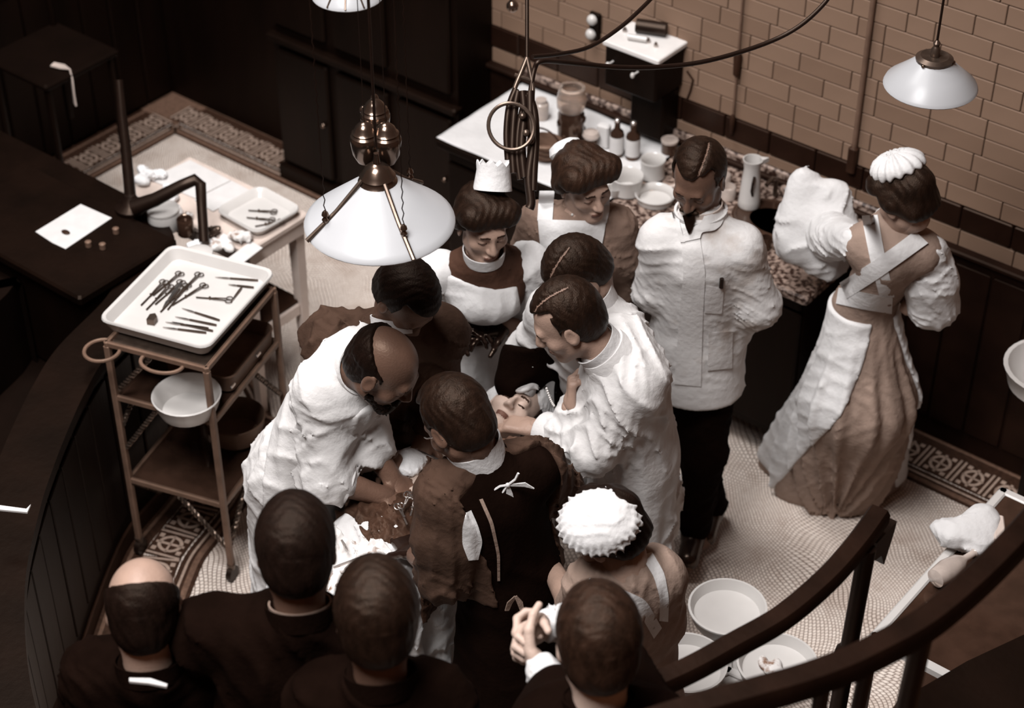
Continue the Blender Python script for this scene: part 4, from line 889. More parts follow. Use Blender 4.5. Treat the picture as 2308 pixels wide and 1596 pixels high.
rail_obj('handrail', [(2400, 1088), (2345, 1156), (2285, 1224), (2190, 1318), (2080, 1408), (1960, 1474), (1890, 1506), (1800, 1538), (1700, 1566), (1560, 1606), (1420, 1652)], 2.05, .062, .05, 'outer curved dark wooden handrail crossing the lower right corner', [((2085, 1405), (-.05, 0, 0), .022), ((1960, 1475), (-.06, 0, 0), .016), ((1860, 1518), (-.04, 0, 0), .016)])
# dark bench of the next row in the lower right corner
bn = empty('spectator_bench', (P(2200, 1560, 1.5)[0], P(2200, 1560, 1.5)[1], 0), 'dark wooden spectators bench in the lower right corner', 'bench')
q = [P(x, y, 1.15) for x, y in ((1960, 1640), (2060, 1560), (2180, 1490), (2330, 1420), (2420, 1370), (2500, 1640), (2200, 1800))]
b = MB(); n = len(q); b.add([p * V3(1, 1, 0) + V3(0, 0, .0) for p in q] + q, [tuple(range(n - 1, -1, -1)), tuple(range(n, 2 * n))] + [(i, (i + 1) % n, n + (i + 1) % n, n + i) for i in range(n)][::1]); b.build('body', 'dark_wood', bn)
# ================================================================ PEOPLE: shared anatomy
def face_frame(yaw, pitch=0.0, roll=0.0):
    g = gdir(yaw); p = math.radians(pitch); f = g * math.cos(p) - UPZ * math.sin(p); u = g * math.sin(p) + UPZ * math.cos(p); r = np.cross(f, u)
    a = math.radians(roll); return np.stack([r * math.cos(a) + u * math.sin(a), f, u * math.cos(a) - r * math.sin(a)], 1)
class Fig:
    def __init__(s, label, yaw, skin='skin', group=None, base=None):
        s.label = label; s.yaw = yaw; s.skin = skin; s.group = group; s.parts = []; s.f = gdir(yaw); s.r = np.cross(s.f, UPZ); s.base = base; s.core = Sdf(.013, .03); s.mats = [skin, 'lip', 'brow']; s.garments = []
    # --- head -----------------------------------------------------------------
    def head(s, o, yaw=None, pitch=0, roll=0, sc=.95, female=False, h=.0036, neck=None, closed=True):
        s.ho = np.asarray(o, float); s.hR = face_frame(s.yaw if yaw is None else yaw, pitch, roll); s.hs = sc; T = s.T; R = s.hR; k = sc
        d = Sdf(h, .02 * k); E = lambda c, r, kk=.02, op='u', RR=None: d.ell(T(*c), np.array(r) * k, R if RR is None else RR, kk * k, op)
        C = lambda a, b, ra, rb=None, kk=.012, op='u': d.cap(T(*a), T(*b), ra * k, None if rb is None else rb * k, kk * k, op)
        jw = .9 if female else 1.0
        E((0, -.014, .034), (.074, .094, .084)); E((0, .024, -.03), (.060 * jw, .066, .088), .03); E((0, .064, -.100), (.022 * jw, .022, .018), .03)
        for q in (-1, 1):
            C((q * .048 * jw, .0, -.062), (q * .014, .066, -.100), .018, .014, .025)
            E((q * .042, .056, -.026), (.022, .020, .020), .025)
        C((-.032, .078, .020), (.032, .078, .020), .0125, None, .02)
        C((0, .086, .014), (0, .107, -.030), .0075, .0115, .012)
        for q in (-1, 1): E((q * .011, .096, -.034), (.0085, .010, .0075), .008)
        for q in (-1, 1): E((q * .031, .098, .001), (.019, .016, .012), .014, 's')
        for q in (-1, 1): E((q * .031, .0745, .001), (.0145, .0135, .0125), .004)
        E((0, .085, -.0655), (.023, .013, .0065), .008); E((0, .083, -.0755), (.019, .013, .0065), .008)
        C((-.020, .099, -.0705), (.020, .099, -.0705), .0022, None, .002, 's')
        for q in (-1, 1):
            Re = R @ rotz(q * -.25)
            E((q * .079, -.006, -.004), (.0085, .020, .033), .010, 'u', Re); E((q * .087, -.003, .000), (.005, .011, .019), .006, 's', Re)
        nb = np.asarray(neck, float) if neck is not None else T(0, -.04, -.17)
        d.cap(T(0, -.024, -.05), nb, .052 * k * jw, .058 * k * jw, .03); s.nb = nb
        s.parts.append(('head', d)); s.core.cap(T(0, -.024, -.07), nb, .047 * k, .055 * k); return s
    def T(s, x, y, z): return s.ho + s.hR @ (np.array([x, y, z]) * s.hs)
    def L(s, c): return ((c - s.ho) @ s.hR) / s.hs
    def Lg(s, X, Y, Z):
        x, y, z = X - s.ho[0], Y - s.ho[1], Z - s.ho[2]; R = s.hR
        return [(x * R[0, i] + y * R[1, i] + z * R[2, i]) / s.hs for i in range(3)]
    # --- trunk and limbs --------------------------------------------------------
    def trunk(s, sa, sb, pel, w=.12, feet=None):
        s.sa, s.sb, s.pel = map(np.asarray, (sa, sb, pel)); m = (s.sa + s.sb) / 2; s.mid = m
        s.core.cap(s.nb, m, .055, .06); s.core.cap(s.sa, s.sb, .05); s.core.cap(m - V3(0, 0, .05), s.pel, w * .85, w, flat=(s.f, .7))
        if feet is not None:
            for i, ft in enumerate(feet):
                hip = s.pel + s.r * (.07 if i else -.07); ft = np.asarray(ft, float); kn = (hip + ft) / 2 + s.f * .03
                s.core.cap(hip, kn, .075, .055); s.core.cap(kn, ft + V3(0, 0, .06), .052, .038); s.core.cap(ft + V3(0, 0, .045) - s.f * .03, ft + V3(0, 0, .035) + s.f * .13, .038, .032)
        return s
    def arm(s, sh, el, wr, hd=None, pn=None, curl=.5, thumb=1, hs=.93, glove=False, spread=.1, r0=.043):
        sh, el, wr = map(np.asarray, (sh, el, wr)); s.core.cap(sh, el, r0, r0 * .9); s.core.cap(el, wr, r0 * .92, .029)
        if hd is None: return s
        d = Sdf(.0034, .008); s.hand_prims(d, wr, hd, pn, curl, thumb, hs, spread); d.cap(wr - nrm(wr - el) * .09, wr + nrm(hd) * .02, .033, .026, .015, flat=(pn, .82))
        s.parts.append(('glove' if glove else 'hand', d)); return s
    @staticmethod
    def hand_prims(d, wr, hd, pn, curl, thumb, hs, spread=.1):
        y = nrm(hd); n = nrm(np.asarray(pn) - y * (np.asarray(pn) @ y)); x = np.cross(y, n) * thumb; k = hs      # x points to the thumb side
        d.box(wr + y * .048 * k, np.array([.038, .046, .013]) * k, np.stack([x, y, n], 1), .012 * k, .012)
        for i, (lx, ln) in enumerate(((.029, .072), (.010, .080), (-.010, .074), (-.028, .058))):
            c = curl[i] if hasattr(curl, '__len__') else curl
            p = wr + (y * (.088 - .006 * abs(i - 1)) + x * lx) * k; dr = nrm(y + x * lx * spread * 30); a = c * .6
            for j, (fr, rr) in enumerate(((.46, .0092), (.32, .0084), (.24, .0074))):
                dv = dr * math.cos(a) + n * math.sin(a); q = p + dv * ln * fr * k; d.cap(p, q, rr * k, rr * .93 * k, .005); p = q; a += c * (1.0 if j == 0 else .8)
        c = curl[4] if hasattr(curl, '__len__') and len(curl) > 4 else .4
        p = wr + (y * .022 + x * .030) * k; dr = nrm(y * .62 + x * .62 + n * (.25 + .4 * c))
        for j, (ln, rr) in enumerate(((.042, .0125), (.034, .0100), (.026, .0088))): q = p + dr * ln * k; d.cap(p, q, rr * k, rr * .92 * k, .006); p = q; dr = nrm(dr + (n * .45 - x * .5) * c)
    # --- finish -----------------------------------------------------------------
    def finish(s, brow='brow'):
        V = []; Q = []; MI = []; off = 0; s.mats = [s.skin, 'lip', brow, 'glove']
        for nm, d in [('core', s.core)] + s.parts:
            v, q = d.nets(1); c = v[q].mean(1); mi = np.full(len(q), 3 if nm == 'glove' else 0)
            if nm == 'head':
                l = s.L(c)
                mi[(np.abs(l[:, 2] + .0705) < .0085) & (np.abs(l[:, 0]) < .021) & (l[:, 1] > .085)] = 1
                mi[(np.abs(l[:, 2] - (.0235 - .10 * np.abs(np.abs(l[:, 0]) - .028))) < .0042) & (np.abs(l[:, 0]) > .011) & (np.abs(l[:, 0]) < .043) & (l[:, 1] > .066)] = 2
                mi[(np.abs(l[:, 2] + .0055) < .0026) & (np.abs(np.abs(l[:, 0]) - .031) < .014) & (l[:, 1] > .07)] = 2
            V.append(v); Q.append(q + off); MI.append(mi); off += len(v)
        V = np.concatenate(V); Q = np.concatenate(Q); MI = np.concatenate(MI)
        b = np.array([*(s.pel[:2] if hasattr(s, 'pel') else V[:, :2].mean(0)), V[:, 2].min()]) if s.base is None else np.asarray(s.base, float)
        me = raw_mesh('person', V - b, None, Q, [M[x] for x in s.mats], MI, True); s.o = link_mesh('person', me, None, b); tag(s.o, s.label, 'person', s.group); return s
    def wear(s, name, sd, m, label=None, parent=None, smooth=1, classify=None):
        o = sdf_obj(name, sd, m, parent or s.o, smooth, classify)
        if label: o['label'] = label
        return o
    # --- hair -------------------------------------------------------------------
    def hair_short(s, m='hair', part=0, thick=.011, h=.0039, bald=False, line=.070, label=None, len_=.0):
        d = Sdf(h, .012); k = s.hs; T = s.T
        d.ell(T(0, -.016, .036), np.array([.074 + thick, .094 + thick, .084 + thick * 1.25]) * k, s.hR); d.ell(T(0, -.045, -.03), np.array([.058 + thick * .8, .055 + thick * .8, .06]) * k, s.hR, .03)
        def reg(X, Y, Z):
            x, y, z = s.Lg(X, Y, Z); a = (y - .050) * .62 - (z - line) * .78 + 40 * x * x * .3      # above the hairline
            b = np.maximum(y + .012 - .2 * (z + .03), -(z + .085))                                   # behind the ears down to the nape
            c = np.maximum(np.maximum(y - .022, -(z + .012 + len_)), .0 * x + .066 - np.abs(x))      # sideburns
            q = np.minimum(np.minimum(a, b), c)
            if bald: q = np.maximum(q, z + .55 * y - .045)
            return q * k
        d.region(reg, .006)
        for q in (-1, 1): d.ell(T(q * .092, .002, -.006), np.array([.032, .027, .036]) * k, s.hR, .006, 's')
        if part:
            def parting(X, Y, Z, D):
                x, y, z = s.Lg(X, Y, Z); xp = part * (.034 - 2.2 * (y - .01) ** 2)
                return D + k * (thick * .55) * np.exp(-((x - xp) / .0065) ** 2) * np.clip((y + .075) * 60, 0, 1) * np.clip((z - .06) * 60, 0, 1)
            d.warp(parting)
        sg = part or 1
        def strands(X, Y, Z, D):
            x, y, z = s.Lg(X, Y, Z); u = y * 260 + 60 * x * sg + 3 * np.sin(x * 70 + z * 40); w = .0008 * np.sin(u) + .0006 * np.sin(y * 520 + z * 130 + x * 60) + .0022 * np.sin(x * 34 + y * 26 + 1.3) * (z > .02)
            return D - w * k
        d.warp(strands)
        def scalp(c):
            l = s.L(c); xp = part * (.034 - 2.2 * (l[:, 1] - .01) ** 2); return ((np.abs(l[:, 0] - xp) < .0022) & (l[:, 2] > .06) & (l[:, 1] > -.065) & (part != 0)).astype(int)
        return s.wear('hair', d, [m, 'scalp'] if part else m, label, smooth=1, classify=scalp if part else None)
    def hair_up(s, m='hair', puff=1.0, h=.0042, bun=True, label=None):
        d = Sdf(h, .02); k = s.hs; T = s.T; p = puff
        d.ell(T(0, -.025, .050), np.array([.086 * p, .102, .080]) * k, s.hR)
        d.cap(T(-.050 * p, .048, .078), T(.050 * p, .048, .078), .036 * p * k, None, .03)
        for q in (-1, 1): d.cap(T(q * .060 * p, .040, .072), T(q * .074 * p, -.015, .020), .034 * p * k, .028 * k, .03); d.cap(T(q * .072, -.02, .02), T(q * .05, -.07, -.03), .026 * k, None, .03)
        d.ell(T(0, -.06, -.01), np.array([.066, .05, .06]) * k, s.hR, .03)
        if bun: d.ell(T(0, -.085, .06), np.array([.045, .04, .045]) * k, s.hR, .02)
        def reg(X, Y, Z):
            x, y, z = s.Lg(X, Y, Z); return np.minimum(.046 + x * x - z, y - .020) * k
        d.region(reg, .008)
        d.warp(lambda X, Y, Z, D: (lambda l: D - k * (.0012 * np.sin(l[0] * 260 + 4 * np.sin(l[1] * 40) + l[2] * 60) + .002 * np.sin(l[0] * 60 + l[1] * 55)))(s.Lg(X, Y, Z)))
        return s.wear('hair', d, m, label)
    # --- local measures of the figure's own front or back plane ---------------------
    def xz(s, px, py, d=.12): # where the sight line meets the upright plane d in front of the trunk: (sideways, height)
        n = s.f; p0 = s.pel + s.f * d; r = ray(px, py); t = ((p0 - EYE) @ n) / (r @ n); q = EYE + r * t; return ((q - s.pel) @ s.r, q[2])
    def prism(s, pts, front=True, rnd=0.0):      # convex outline in the (sideways, height) plane, on the front or back half of the figure
        pts = np.array(pts, float); c = pts.mean(0); hp = []
        for i in range(len(pts)):
            a, b = pts[i], pts[(i + 1) % len(pts)]; n = np.array([b[1] - a[1], -(b[0] - a[0])]); n = n / np.linalg.norm(n)
            if n @ (c - a) > 0: n = -n
            hp.append((n, n @ a))
        pel, r, f = s.pel, s.r, s.f
        def fn(X, Y, Z):
            x = (X - pel[0]) * r[0] + (Y - pel[1]) * r[1]; y = (X - pel[0]) * f[0] + (Y - pel[1]) * f[1]
            d = None
            for n, o in hp: e = n[0] * x + n[1] * Z - o; d = e if d is None else np.maximum(d, e)
            return np.maximum(d, (-y if front else y) - .02)
        return fn
    def pxprism(s, pxs, d=.12, front=True): return s.prism([s.xz(q[0], q[1], q[2] if len(q) > 2 else d) for q in pxs], front)
def uni(*fs):
    def fn(X, Y, Z):
        d = fs[0](X, Y, Z)
        for g in fs[1:]: d = np.minimum(d, g(X, Y, Z))
        return d
    return fn
def near(p, r):            # soft mask around points, 1 inside
    p = [np.asarray(q, float) for q in p]
    def fn(X, Y, Z):
        m = 0
        for q in p: m = m + np.exp(-((X - q[0]) ** 2 + (Y - q[1]) ** 2 + (Z - q[2]) ** 2) / (r * r))
        return np.minimum(m, 1)
    return fn
def ring_collar(fig, c, axis, r, h, m, name='collar', flare=1.05, th=.004, tiltf=0.0, label=None, open_front=False):
    R = frame(nrm(np.cross(axis, fig.r)), axis); z = nrm(axis); x = nrm(fig.r - z * (fig.r @ z)); y = np.cross(z, x); Rm = np.stack([x, y, z], 1)
    b = MB(); b.lathe([(r, -h / 2), (r * flare, h / 2), (r * flare - th, h / 2), (r - th, -h / 2 + .004)], c, 32, Rm); o = b.build(name, m, fig.o, True)
    if label: o['label'] = label
    return o
def button(fig, pts, r=.006, m='enamel', name='button'):
    for p in pts: b = MB(); b.ball(p, (r, r, r), 8, 6); b.build(name, m, fig.o, True)

from mathutils.bvhtree import BVHTree
class Surf:                 # the outer surface of worn things, to lay straps, patches and strings upon
    def __init__(s, objs):
        V = []; Q = []; n = 0
        for o in objs:
            a = np.empty(len(o.data.vertices) * 3); o.data.vertices.foreach_get('co', a); a = a.reshape(-1, 3) + root_loc(o)
            q = np.empty(len(o.data.loops), np.int32); o.data.loops.foreach_get('vertex_index', q); V.append(a); Q.append(q.reshape(-1, 4) + n); n += len(a)
        s.t = BVHTree.FromPolygons(np.concatenate(V).tolist(), np.concatenate(Q).tolist()); s.last = None
    def at(s, x, y, lift):
        r = ray(x, y); L = np.linalg.norm(r); h = s.t.ray_cast(Vector(EYE), Vector(r / L))
        if h[0] is not None: s.last = h[3]
        return EYE + r / L * ((s.last or 5.5) - lift)
def lay(fig, name, surf, rows, m, lift=.006, nx=5, sub=5, th=.006, label=None):     # a strip of cloth following the surface, row by row
    R = []
    for i in range(len(rows) - 1):
        for t in np.linspace(0, 1, sub, endpoint=False): R.append([np.array(rows[i][k]) * (1 - t) + np.array(rows[i + 1][k]) * t for k in (0, 1)])
    R.append([np.array(q, float) for q in rows[-1]]); top = []; 
    for a, b in R:
        for t in np.linspace(0, 1, nx + 1): p = a * (1 - t) + b * t; top.append(surf.at(p[0], p[1], lift))
    W_ = nx + 1; H_ = len(R); top = np.array(top).reshape(H_, W_, 3)
    for _ in range(2): top[1:-1] = .5 * top[1:-1] + .25 * (top[:-2] + top[2:]); 
    top = top.reshape(-1, 3); d = top - EYE; d /= np.linalg.norm(d, axis=1)[:, None]; v = np.concatenate([top, top + d * (th + lift)]); n = len(top); f = []
    for i in range(H_ - 1):
        for j in range(nx): a = i * W_ + j; f += [(a, a + 1, a + W_ + 1, a + W_), (n + a, n + a + W_, n + a + W_ + 1, n + a + 1)]
    for i in range(H_ - 1):
        for j in (0, nx): a = i * W_ + j; f.append((a, a + W_, n + a + W_, n + a))
    for j in range(nx):
        for i in (0, H_ - 1): a = i * W_ + j; f.append((a, a + 1, n + a + 1, n + a))
    b = MB(); b.add(v, f); o = b.build(name, m, fig.o, True)
    if label: o['label'] = label
    return o
# ================================================================ PEOPLE
def trunk_cloth(fig, h=.008, k=.045, sh=.066, chest=.135, hip=.145, flat=.74, nk=.062, drop=.07, hem=None, hemr=.17, hemoff=(0, 0)):
    d = Sdf(h, k); d.cap(fig.sa, fig.sb, sh); d.cap(fig.mid - V3(0, 0, drop), fig.pel, chest, hip, flat=(fig.f, flat))
    d.cap(fig.nb - nrm(fig.nb - fig.mid) * .01 if np.linalg.norm(fig.nb - fig.mid) > .03 else fig.nb, fig.mid, nk, nk * 1.25)
    for q in (fig.sa, fig.sb): d.cap(fig.nb - V3(0, 0, .012), q - V3(0, 0, .012), nk * .72, sh * .92)
    if hem is not None:
        hc = fig.pel * V3(1, 1, 0) + V3(hemoff[0], hemoff[1], hem - .06); d.cap(fig.pel, hc, hip, hemr, flat=(fig.f, min(flat + .08, 1))); d.cut((0, 0, hem), (0, 0, -1))
    return d
def sleeve(d, sh, el, cf, r0=.066, r1=.058, r2=.048, k=None): d.cap(sh, el, r0, r1, k); d.cap(el, cf, r1, r2, k); return d
def cuff(fig, p, ax, r, w, m, name='cuff', th=.006):
    z = nrm(ax); x = nrm(np.cross(z, V3(.3, .2, 1))); R = np.stack([x, np.cross(z, x), z], 1); b = MB()
    b.lathe([(r * .96, -w / 2), (r, -w / 2 + .004), (r * 1.03, w / 2 - .004), (r, w / 2), (r - th, w / 2 - .003), (r - th, -w / 2)], p, 24, R); return b.build(name, m, fig.o, True)
def trousers(fig, feet, m='black_cloth', r0=.10, r1=.062, top=None):
    d = Sdf(.010, .04)
    for i, ft in enumerate(feet):
        hip = fig.pel + fig.r * (.075 if i else -.075); ft = np.asarray(ft, float); kn = (hip + ft) / 2 + fig.f * .03; d.cap(hip, kn, r0, r1 * 1.2); d.cap(kn, ft + V3(0, 0, .10), r1 * 1.15, r1 * .95)
    d.cut((0, 0, .075), (0, 0, -1)); d.warp(folds(.006, .12, 3, (0, 0, 1))); fig.wear('trousers', d, m)
    for ft in feet:
        ft = np.asarray(ft, float); s = Sdf(.006, .02); s.cap(ft + V3(0, 0, .06) - fig.f * .045, ft + V3(0, 0, .045) + fig.f * .12, .043, .038); s.cap(ft + V3(0, 0, .05), ft + V3(0, 0, .10), .045, .045); s.cut((0, 0, .004), (0, 0, -1)); fig.wear('shoe', s, 'glove')

# ---- 1 surgeon, bald, bent over the table from the left
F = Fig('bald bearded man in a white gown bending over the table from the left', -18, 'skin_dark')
F.head(P(864, 828, 1.46), -22, 36, 0, 1.04, neck=P(790, 835, 1.38)); sN, sF = P(728, 878, 1.33), P(812, 800, 1.36)
F.trunk(sN, sF, P(655, 1060, .95), feet=(P(655, 1060, .95) * V3(1, 1, 0) - F.f * .02 - F.r * .1, P(655, 1060, .95) * V3(1, 1, 0) - F.f * .02 + F.r * .1))
eN, wN = P(738, 1078, 1.06), P(872, 1122, .99)
F.arm(sN, eN, wN, P(925, 1150, .96) - wN, V3(0, 0, -1), .5, -1, 1.0, r0=.05); eF = P(830, 1000, 1.1); F.arm(sF, eF, P(890, 1085, 1.0), P(925, 1120, .97) - P(890, 1085, 1.0), V3(0, 0, -1), .5, 1, 1.0)
F.finish()
d = trunk_cloth(F, hem=.30, chest=.150, hip=.150, hemr=.185, flat=.80, sh=.080); sleeve(d, sN, eN, eN + (wN - eN) * .12, .080, .076, .064); sleeve(d, sF, eF, eF + (P(890, 1085, 1.0) - eF) * .2, .072, .064, .056)
d.warp(folds(.009, .14, 4, (.3, .2, 1))); d.warp(folds(.006, .055, 9, (0, .3, 1), mask=near((eN, sN * .5 + eN * .5, F.pel), .17))); F.wear('gown', d, 'coat_cloth')
for i in range(3): cuff(F, eN + (wN - eN) * (.16 + .07 * i), wN - eN, .060 - .003 * i, .028, 'coat_cloth', 'rolled_cuff')
d = trunk_cloth(F, hem=.28, chest=.152, hip=.156, hemr=.192, flat=.80, sh=.07); d.warp(folds(.008, .14, 14, (.5, .5, .2))); d.off(.008); d.region(F.prism([(-.16, 1.30), (.16, 1.30), (.24, .2), (-.24, .2)], True)); F.wear('apron', d, 'coat_cloth', 'apron over the gown front')
F.hair_short('hair_black', thick=.008, bald=True)
d = Sdf(.004, .02); d.ell(F.T(0, .072, -.098), np.array([.036, .034, .036]) * .98, F.hR); d.cap(F.T(-.026, .090, -.052), F.T(.026, .090, -.052), .012); d.cap(F.T(-.05, .02, -.06), F.T(-.02, .07, -.10), .02); d.cap(F.T(.05, .02, -.06), F.T(.02, .07, -.10), .02); d.warp(folds(.004, .012, 2, (1, .2, .1))); F.wear('beard', d, 'hair_black')
ring_collar(F, F.nb + nrm(F.ho - F.nb) * .02, F.ho - F.nb, .070, .05, 'coat_cloth')

# ---- 2 man in a dark gown behind the lamp
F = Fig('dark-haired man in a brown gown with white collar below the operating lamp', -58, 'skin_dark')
F.head(P(915, 672, 1.50), -50, 52, 0, .98, neck=P(885, 735, 1.40)); sN, sF = P(752, 768, 1.32), P(985, 748, 1.32)
F.trunk(sN, sF, P(862, 960, .93)); eN, wN = P(800, 930, 1.10), P(878, 1030, 1.03); F.arm(sN, eN, wN, P(905, 1085, .98) - wN, V3(0, 0, -1), .5, -1); eF = P(985, 880, 1.10); F.arm(sF, eF, P(960, 985, 1.03), P(945, 1030, 1.0) - P(960, 985, 1.03), V3(0, 0, -1), .5, 1)
F.finish()
d = trunk_cloth(F, hem=.35, chest=.135, hip=.13, hemr=.15, sh=.085, flat=.85); sleeve(d, sN, eN, eN + (wN - eN) * .45, .088, .066, .048); sleeve(d, sF, eF, eF + (P(960, 985, 1.03) - eF) * .8, .082, .064, .045)
d.warp(folds(.010, .09, 21, RT * .7 + UPZ * .4)); d.warp(pleats(sN[:2], 16, .006, 1.45, 1.0, 2)); F.wear('gown', d, 'brown_gown')
F.hair_short('hair_black', thick=.017)
ring_collar(F, F.nb + nrm(F.ho - F.nb) * .010, F.ho - F.nb - F.f * .06, .068, .036, 'white_cloth', 'shirt_collar')

# ---- 3 nurse with a tall cap and dark gloves
F = Fig('nurse in tall white cap with dark gloves and white apron in the middle', -82, 'skin')
F.head(P(1090, 506, 1.475), -70, 10, 4, .95, True, .0032, neck=P(1090, 585, 1.34)); sN, sF = P(1008, 610, 1.28), P(1172, 592, 1.28)
F.trunk(sN, sF, P(1066, 745, .95), .10); D3 = (F.pel - EYE) @ FW; eF, wF = PR(1196, 712, D3 - .06), PR(1142, 742, D3 - .21); eN, wN = PR(985, 700, D3 - .08), PR(1026, 730, D3 - .21)
F.arm(sF, eF, wF, PR(1060, 754, D3 - .25) - wF, V3(0, 0, -1) + F.f * .3, (.5, .6, .6, .7, .3), 1, .98, True); F.arm(sN, eN, wN, PR(1085, 742, D3 - .25) - wN, V3(0, 0, -1) + F.f * .2, .55, -1, .98, True); F.finish()
d = trunk_cloth(F, chest=.120, hip=.095, flat=.82, sh=.048, drop=.05, k=.05); d.ell(F.mid - V3(0, 0, .075) + F.f * .045, (.12, .115, .075)); d.cap(F.pel, F.pel * V3(1, 1, 0) + V3(0, 0, .05) - F.f * .05, .100, .22, flat=(F.f, .92)); d.cut((0, 0, .01), (0, 0, -1))
body3 = d.copy(); d.warp(pleats(F.pel[:2], 15, .016, .95, 0, 3)); d.warp(folds(.003, .05, 5, RT)); dress3 = F.wear('dress', d, 'dark_dress')
for q, (sh, el) in enumerate(((sF, eF), (sN, eN))):
    d = Sdf(.007, .05); d.cap(sh + V3(0, 0, .0) + (el - sh) * .05 + nrm(sh - F.mid) * .02, sh + (el - sh) * .62 + nrm(sh - F.mid) * .02, .078, .090); d.cap(sh + (el - sh) * .62, el + (el - sh) * .02, .088, .060); d.warp(folds(.006, .075, 30 + q, UPZ + RT * .3)); d.warp(pleats(sh[:2], 11, .004, sh[2] + .08, el[2], q)); F.wear('sleeve', d, 'white_cloth', 'white puffed sleeve')
d = body3.copy(); d.warp(pleats(F.pel[:2], 15, .014, .95, 0, 3)); d.warp(folds(.004, .09, 6, RT + UPZ)); d.off(.008)
wz = F.xz(1070, 706)[1]
d.region(uni(F.pxprism([(996, 606), (1160, 622), (1172, 700), (1120, 712), (1030, 712), (992, 686)], .14), F.prism([(-.14, .965), (.14, .965), (.30, .0), (-.30, .0)], True))); F.wear('apron', d, 'white_cloth', 'white bibbed apron')
d = Sdf(.006, .02); d.cap(F.pel + V3(0, 0, .03), F.pel + V3(0, 0, .045), .112, .112, flat=(F.f, .86)); d.region(lambda X, Y, Z: np.abs(Z - .985) - .024); F.wear('belt', d, 'black_cloth', 'dark belt')
F.hair_up('hair', 1.06, bun=False)
c0 = P(1110, 428, 1.585); z = nrm(UP * .85 + F.hR[:, 2] * .25 + RT * .03); x = nrm(F.hR[:, 0] - z * (F.hR[:, 0] @ z)); R = np.stack([x, np.cross(z, x), z], 1); b = MB(); seg = 44; v = []; f = []
for i, (r, hh, zz) in enumerate(((.060, 0, 0), (.056, .03, 0), (.052, .06, 0), (.054, .082, 1), (.050, .082, 1), (.048, .05, 0), (.045, .045, 0))):
    for k in range(seg): a = 2 * math.pi * k / seg; v.append(c0 + R @ V3(r * math.cos(a), r * math.sin(a) * 1.0, hh + zz * .007 * math.cos(k * math.pi / 2)))
for i in range(6):
    for k in range(seg): k2 = (k + 1) % seg; f.append((i * seg + k, i * seg + k2, (i + 1) * seg + k2, (i + 1) * seg + k))
f.append(tuple(6 * seg + k for k in range(seg))); b.add(v, f); b.build('cap', 'white_cloth', F.o, True)
ring_collar(F, F.nb + V3(0, 0, .030) + F.f * .010, nrm(F.ho - F.nb) + V3(0, 0, 1) + F.f * .25, .064, .040, 'white_cloth')
S3 = Surf([dress3]); button(F, [S3.at(x, y, .002) for x, y in ((1077, 574), (1077, 597))], .005)

forceps(PR(1068, 744, D3 - .30), math.atan2(-RT[1], -RT[0]), .075, 'bright ring-handled scissors held in the dark gloves', 'steel', None, .12, .1, 'scissors', .012)
# ---- 4 nurse behind, square bib
F = Fig('nurse in brown dress and square white bib standing by the counter', -74, 'skin')
F.head(P(1318, 412, 1.505), -62, 10, -6, .95, True, .0032, neck=P(1302, 490, 1.37)); sN, sF = P(1222, 505, 1.31), P(1382, 512, 1.31)
F.trunk(sN, sF, P(1282, 665, .96), .10); eN, eF = P(1188, 630, 1.07), P(1405, 640, 1.07); F.arm(sN, eN, P(1230, 720, .97)); F.arm(sF, eF, P(1370, 720, .97)); F.finish()
d = trunk_cloth(F, chest=.120, hip=.095, flat=.84, sh=.064, drop=.05, k=.05); d.ell(F.mid - V3(0, 0, .10) + F.f * .05, (.125, .125, .09)); d.cap(F.pel, F.pel * V3(1, 1, 0) + V3(0, 0, .05) - F.f * .03, .105, .20, flat=(F.f, .92)); d.cut((0, 0, .01), (0, 0, -1))
for sh, el, wr in ((sN, eN, P(1230, 720, .97)), (sF, eF, P(1370, 720, .97))): d.cap(sh, sh + (el - sh) * .5, .066, .074); d.cap(sh + (el - sh) * .5, el, .074, .05); d.cap(el, wr, .048, .036)
body4 = d.copy(); d.warp(pleats(F.pel[:2], 17, .016, .95, 0, 8)); d.warp(folds(.005, .06, 45, RT * .8 + UPZ * .5)); dress4 = F.wear('dress', d, 'mid_dress')
d = body4.copy(); d.warp(pleats(F.pel[:2], 15, .012, .95, 0, 8)); d.off(.009)
d.region(F.prism([(-.13, 1.0), (.13, 1.0), (.28, .0), (-.28, .0)], True)); F.wear('apron', d, 'white_cloth', 'white apron skirt')
S4 = Surf([dress4]); lay(F, 'apron_bib', S4, [((1212, 494), (1366, 499)), ((1214, 520), (1362, 526)), ((1218, 560), (1354, 566)), ((1228, 606), (1340, 612))], 'white_cloth', .008, 12, 6, label='square white bib')
lay(F, 'apron_strap', S4, [((1216, 430), (1250, 430)), ((1213, 464), (1247, 464)), ((1211, 497), (1245, 497))], 'white_cloth', .008, 4, 6); lay(F, 'apron_strap', S4, [((1340, 438), (1374, 444)), ((1341, 470), (1374, 474)), ((1340, 502), (1367, 503))], 'white_cloth', .008, 4, 6)
F.hair_up('hair_brown', 1.14)
b = MB(); c0 = F.T(.01, -.098, .052); z = nrm(F.hR[:, 2] - F.hR[:, 1] * 1.5); x = F.hR[:, 0]; b.lathe([(.052, 0), (.058, .012), (.050, .035), (.03, .045), (.005, .047)], c0, 24, np.stack([x, np.cross(z, x), z], 1)); b.build('cap', 'white_cloth', F.o, True)
button(F, [S4.at(x, y, .002) for x, y in ((1289, 470), (1290, 484))], .0045)

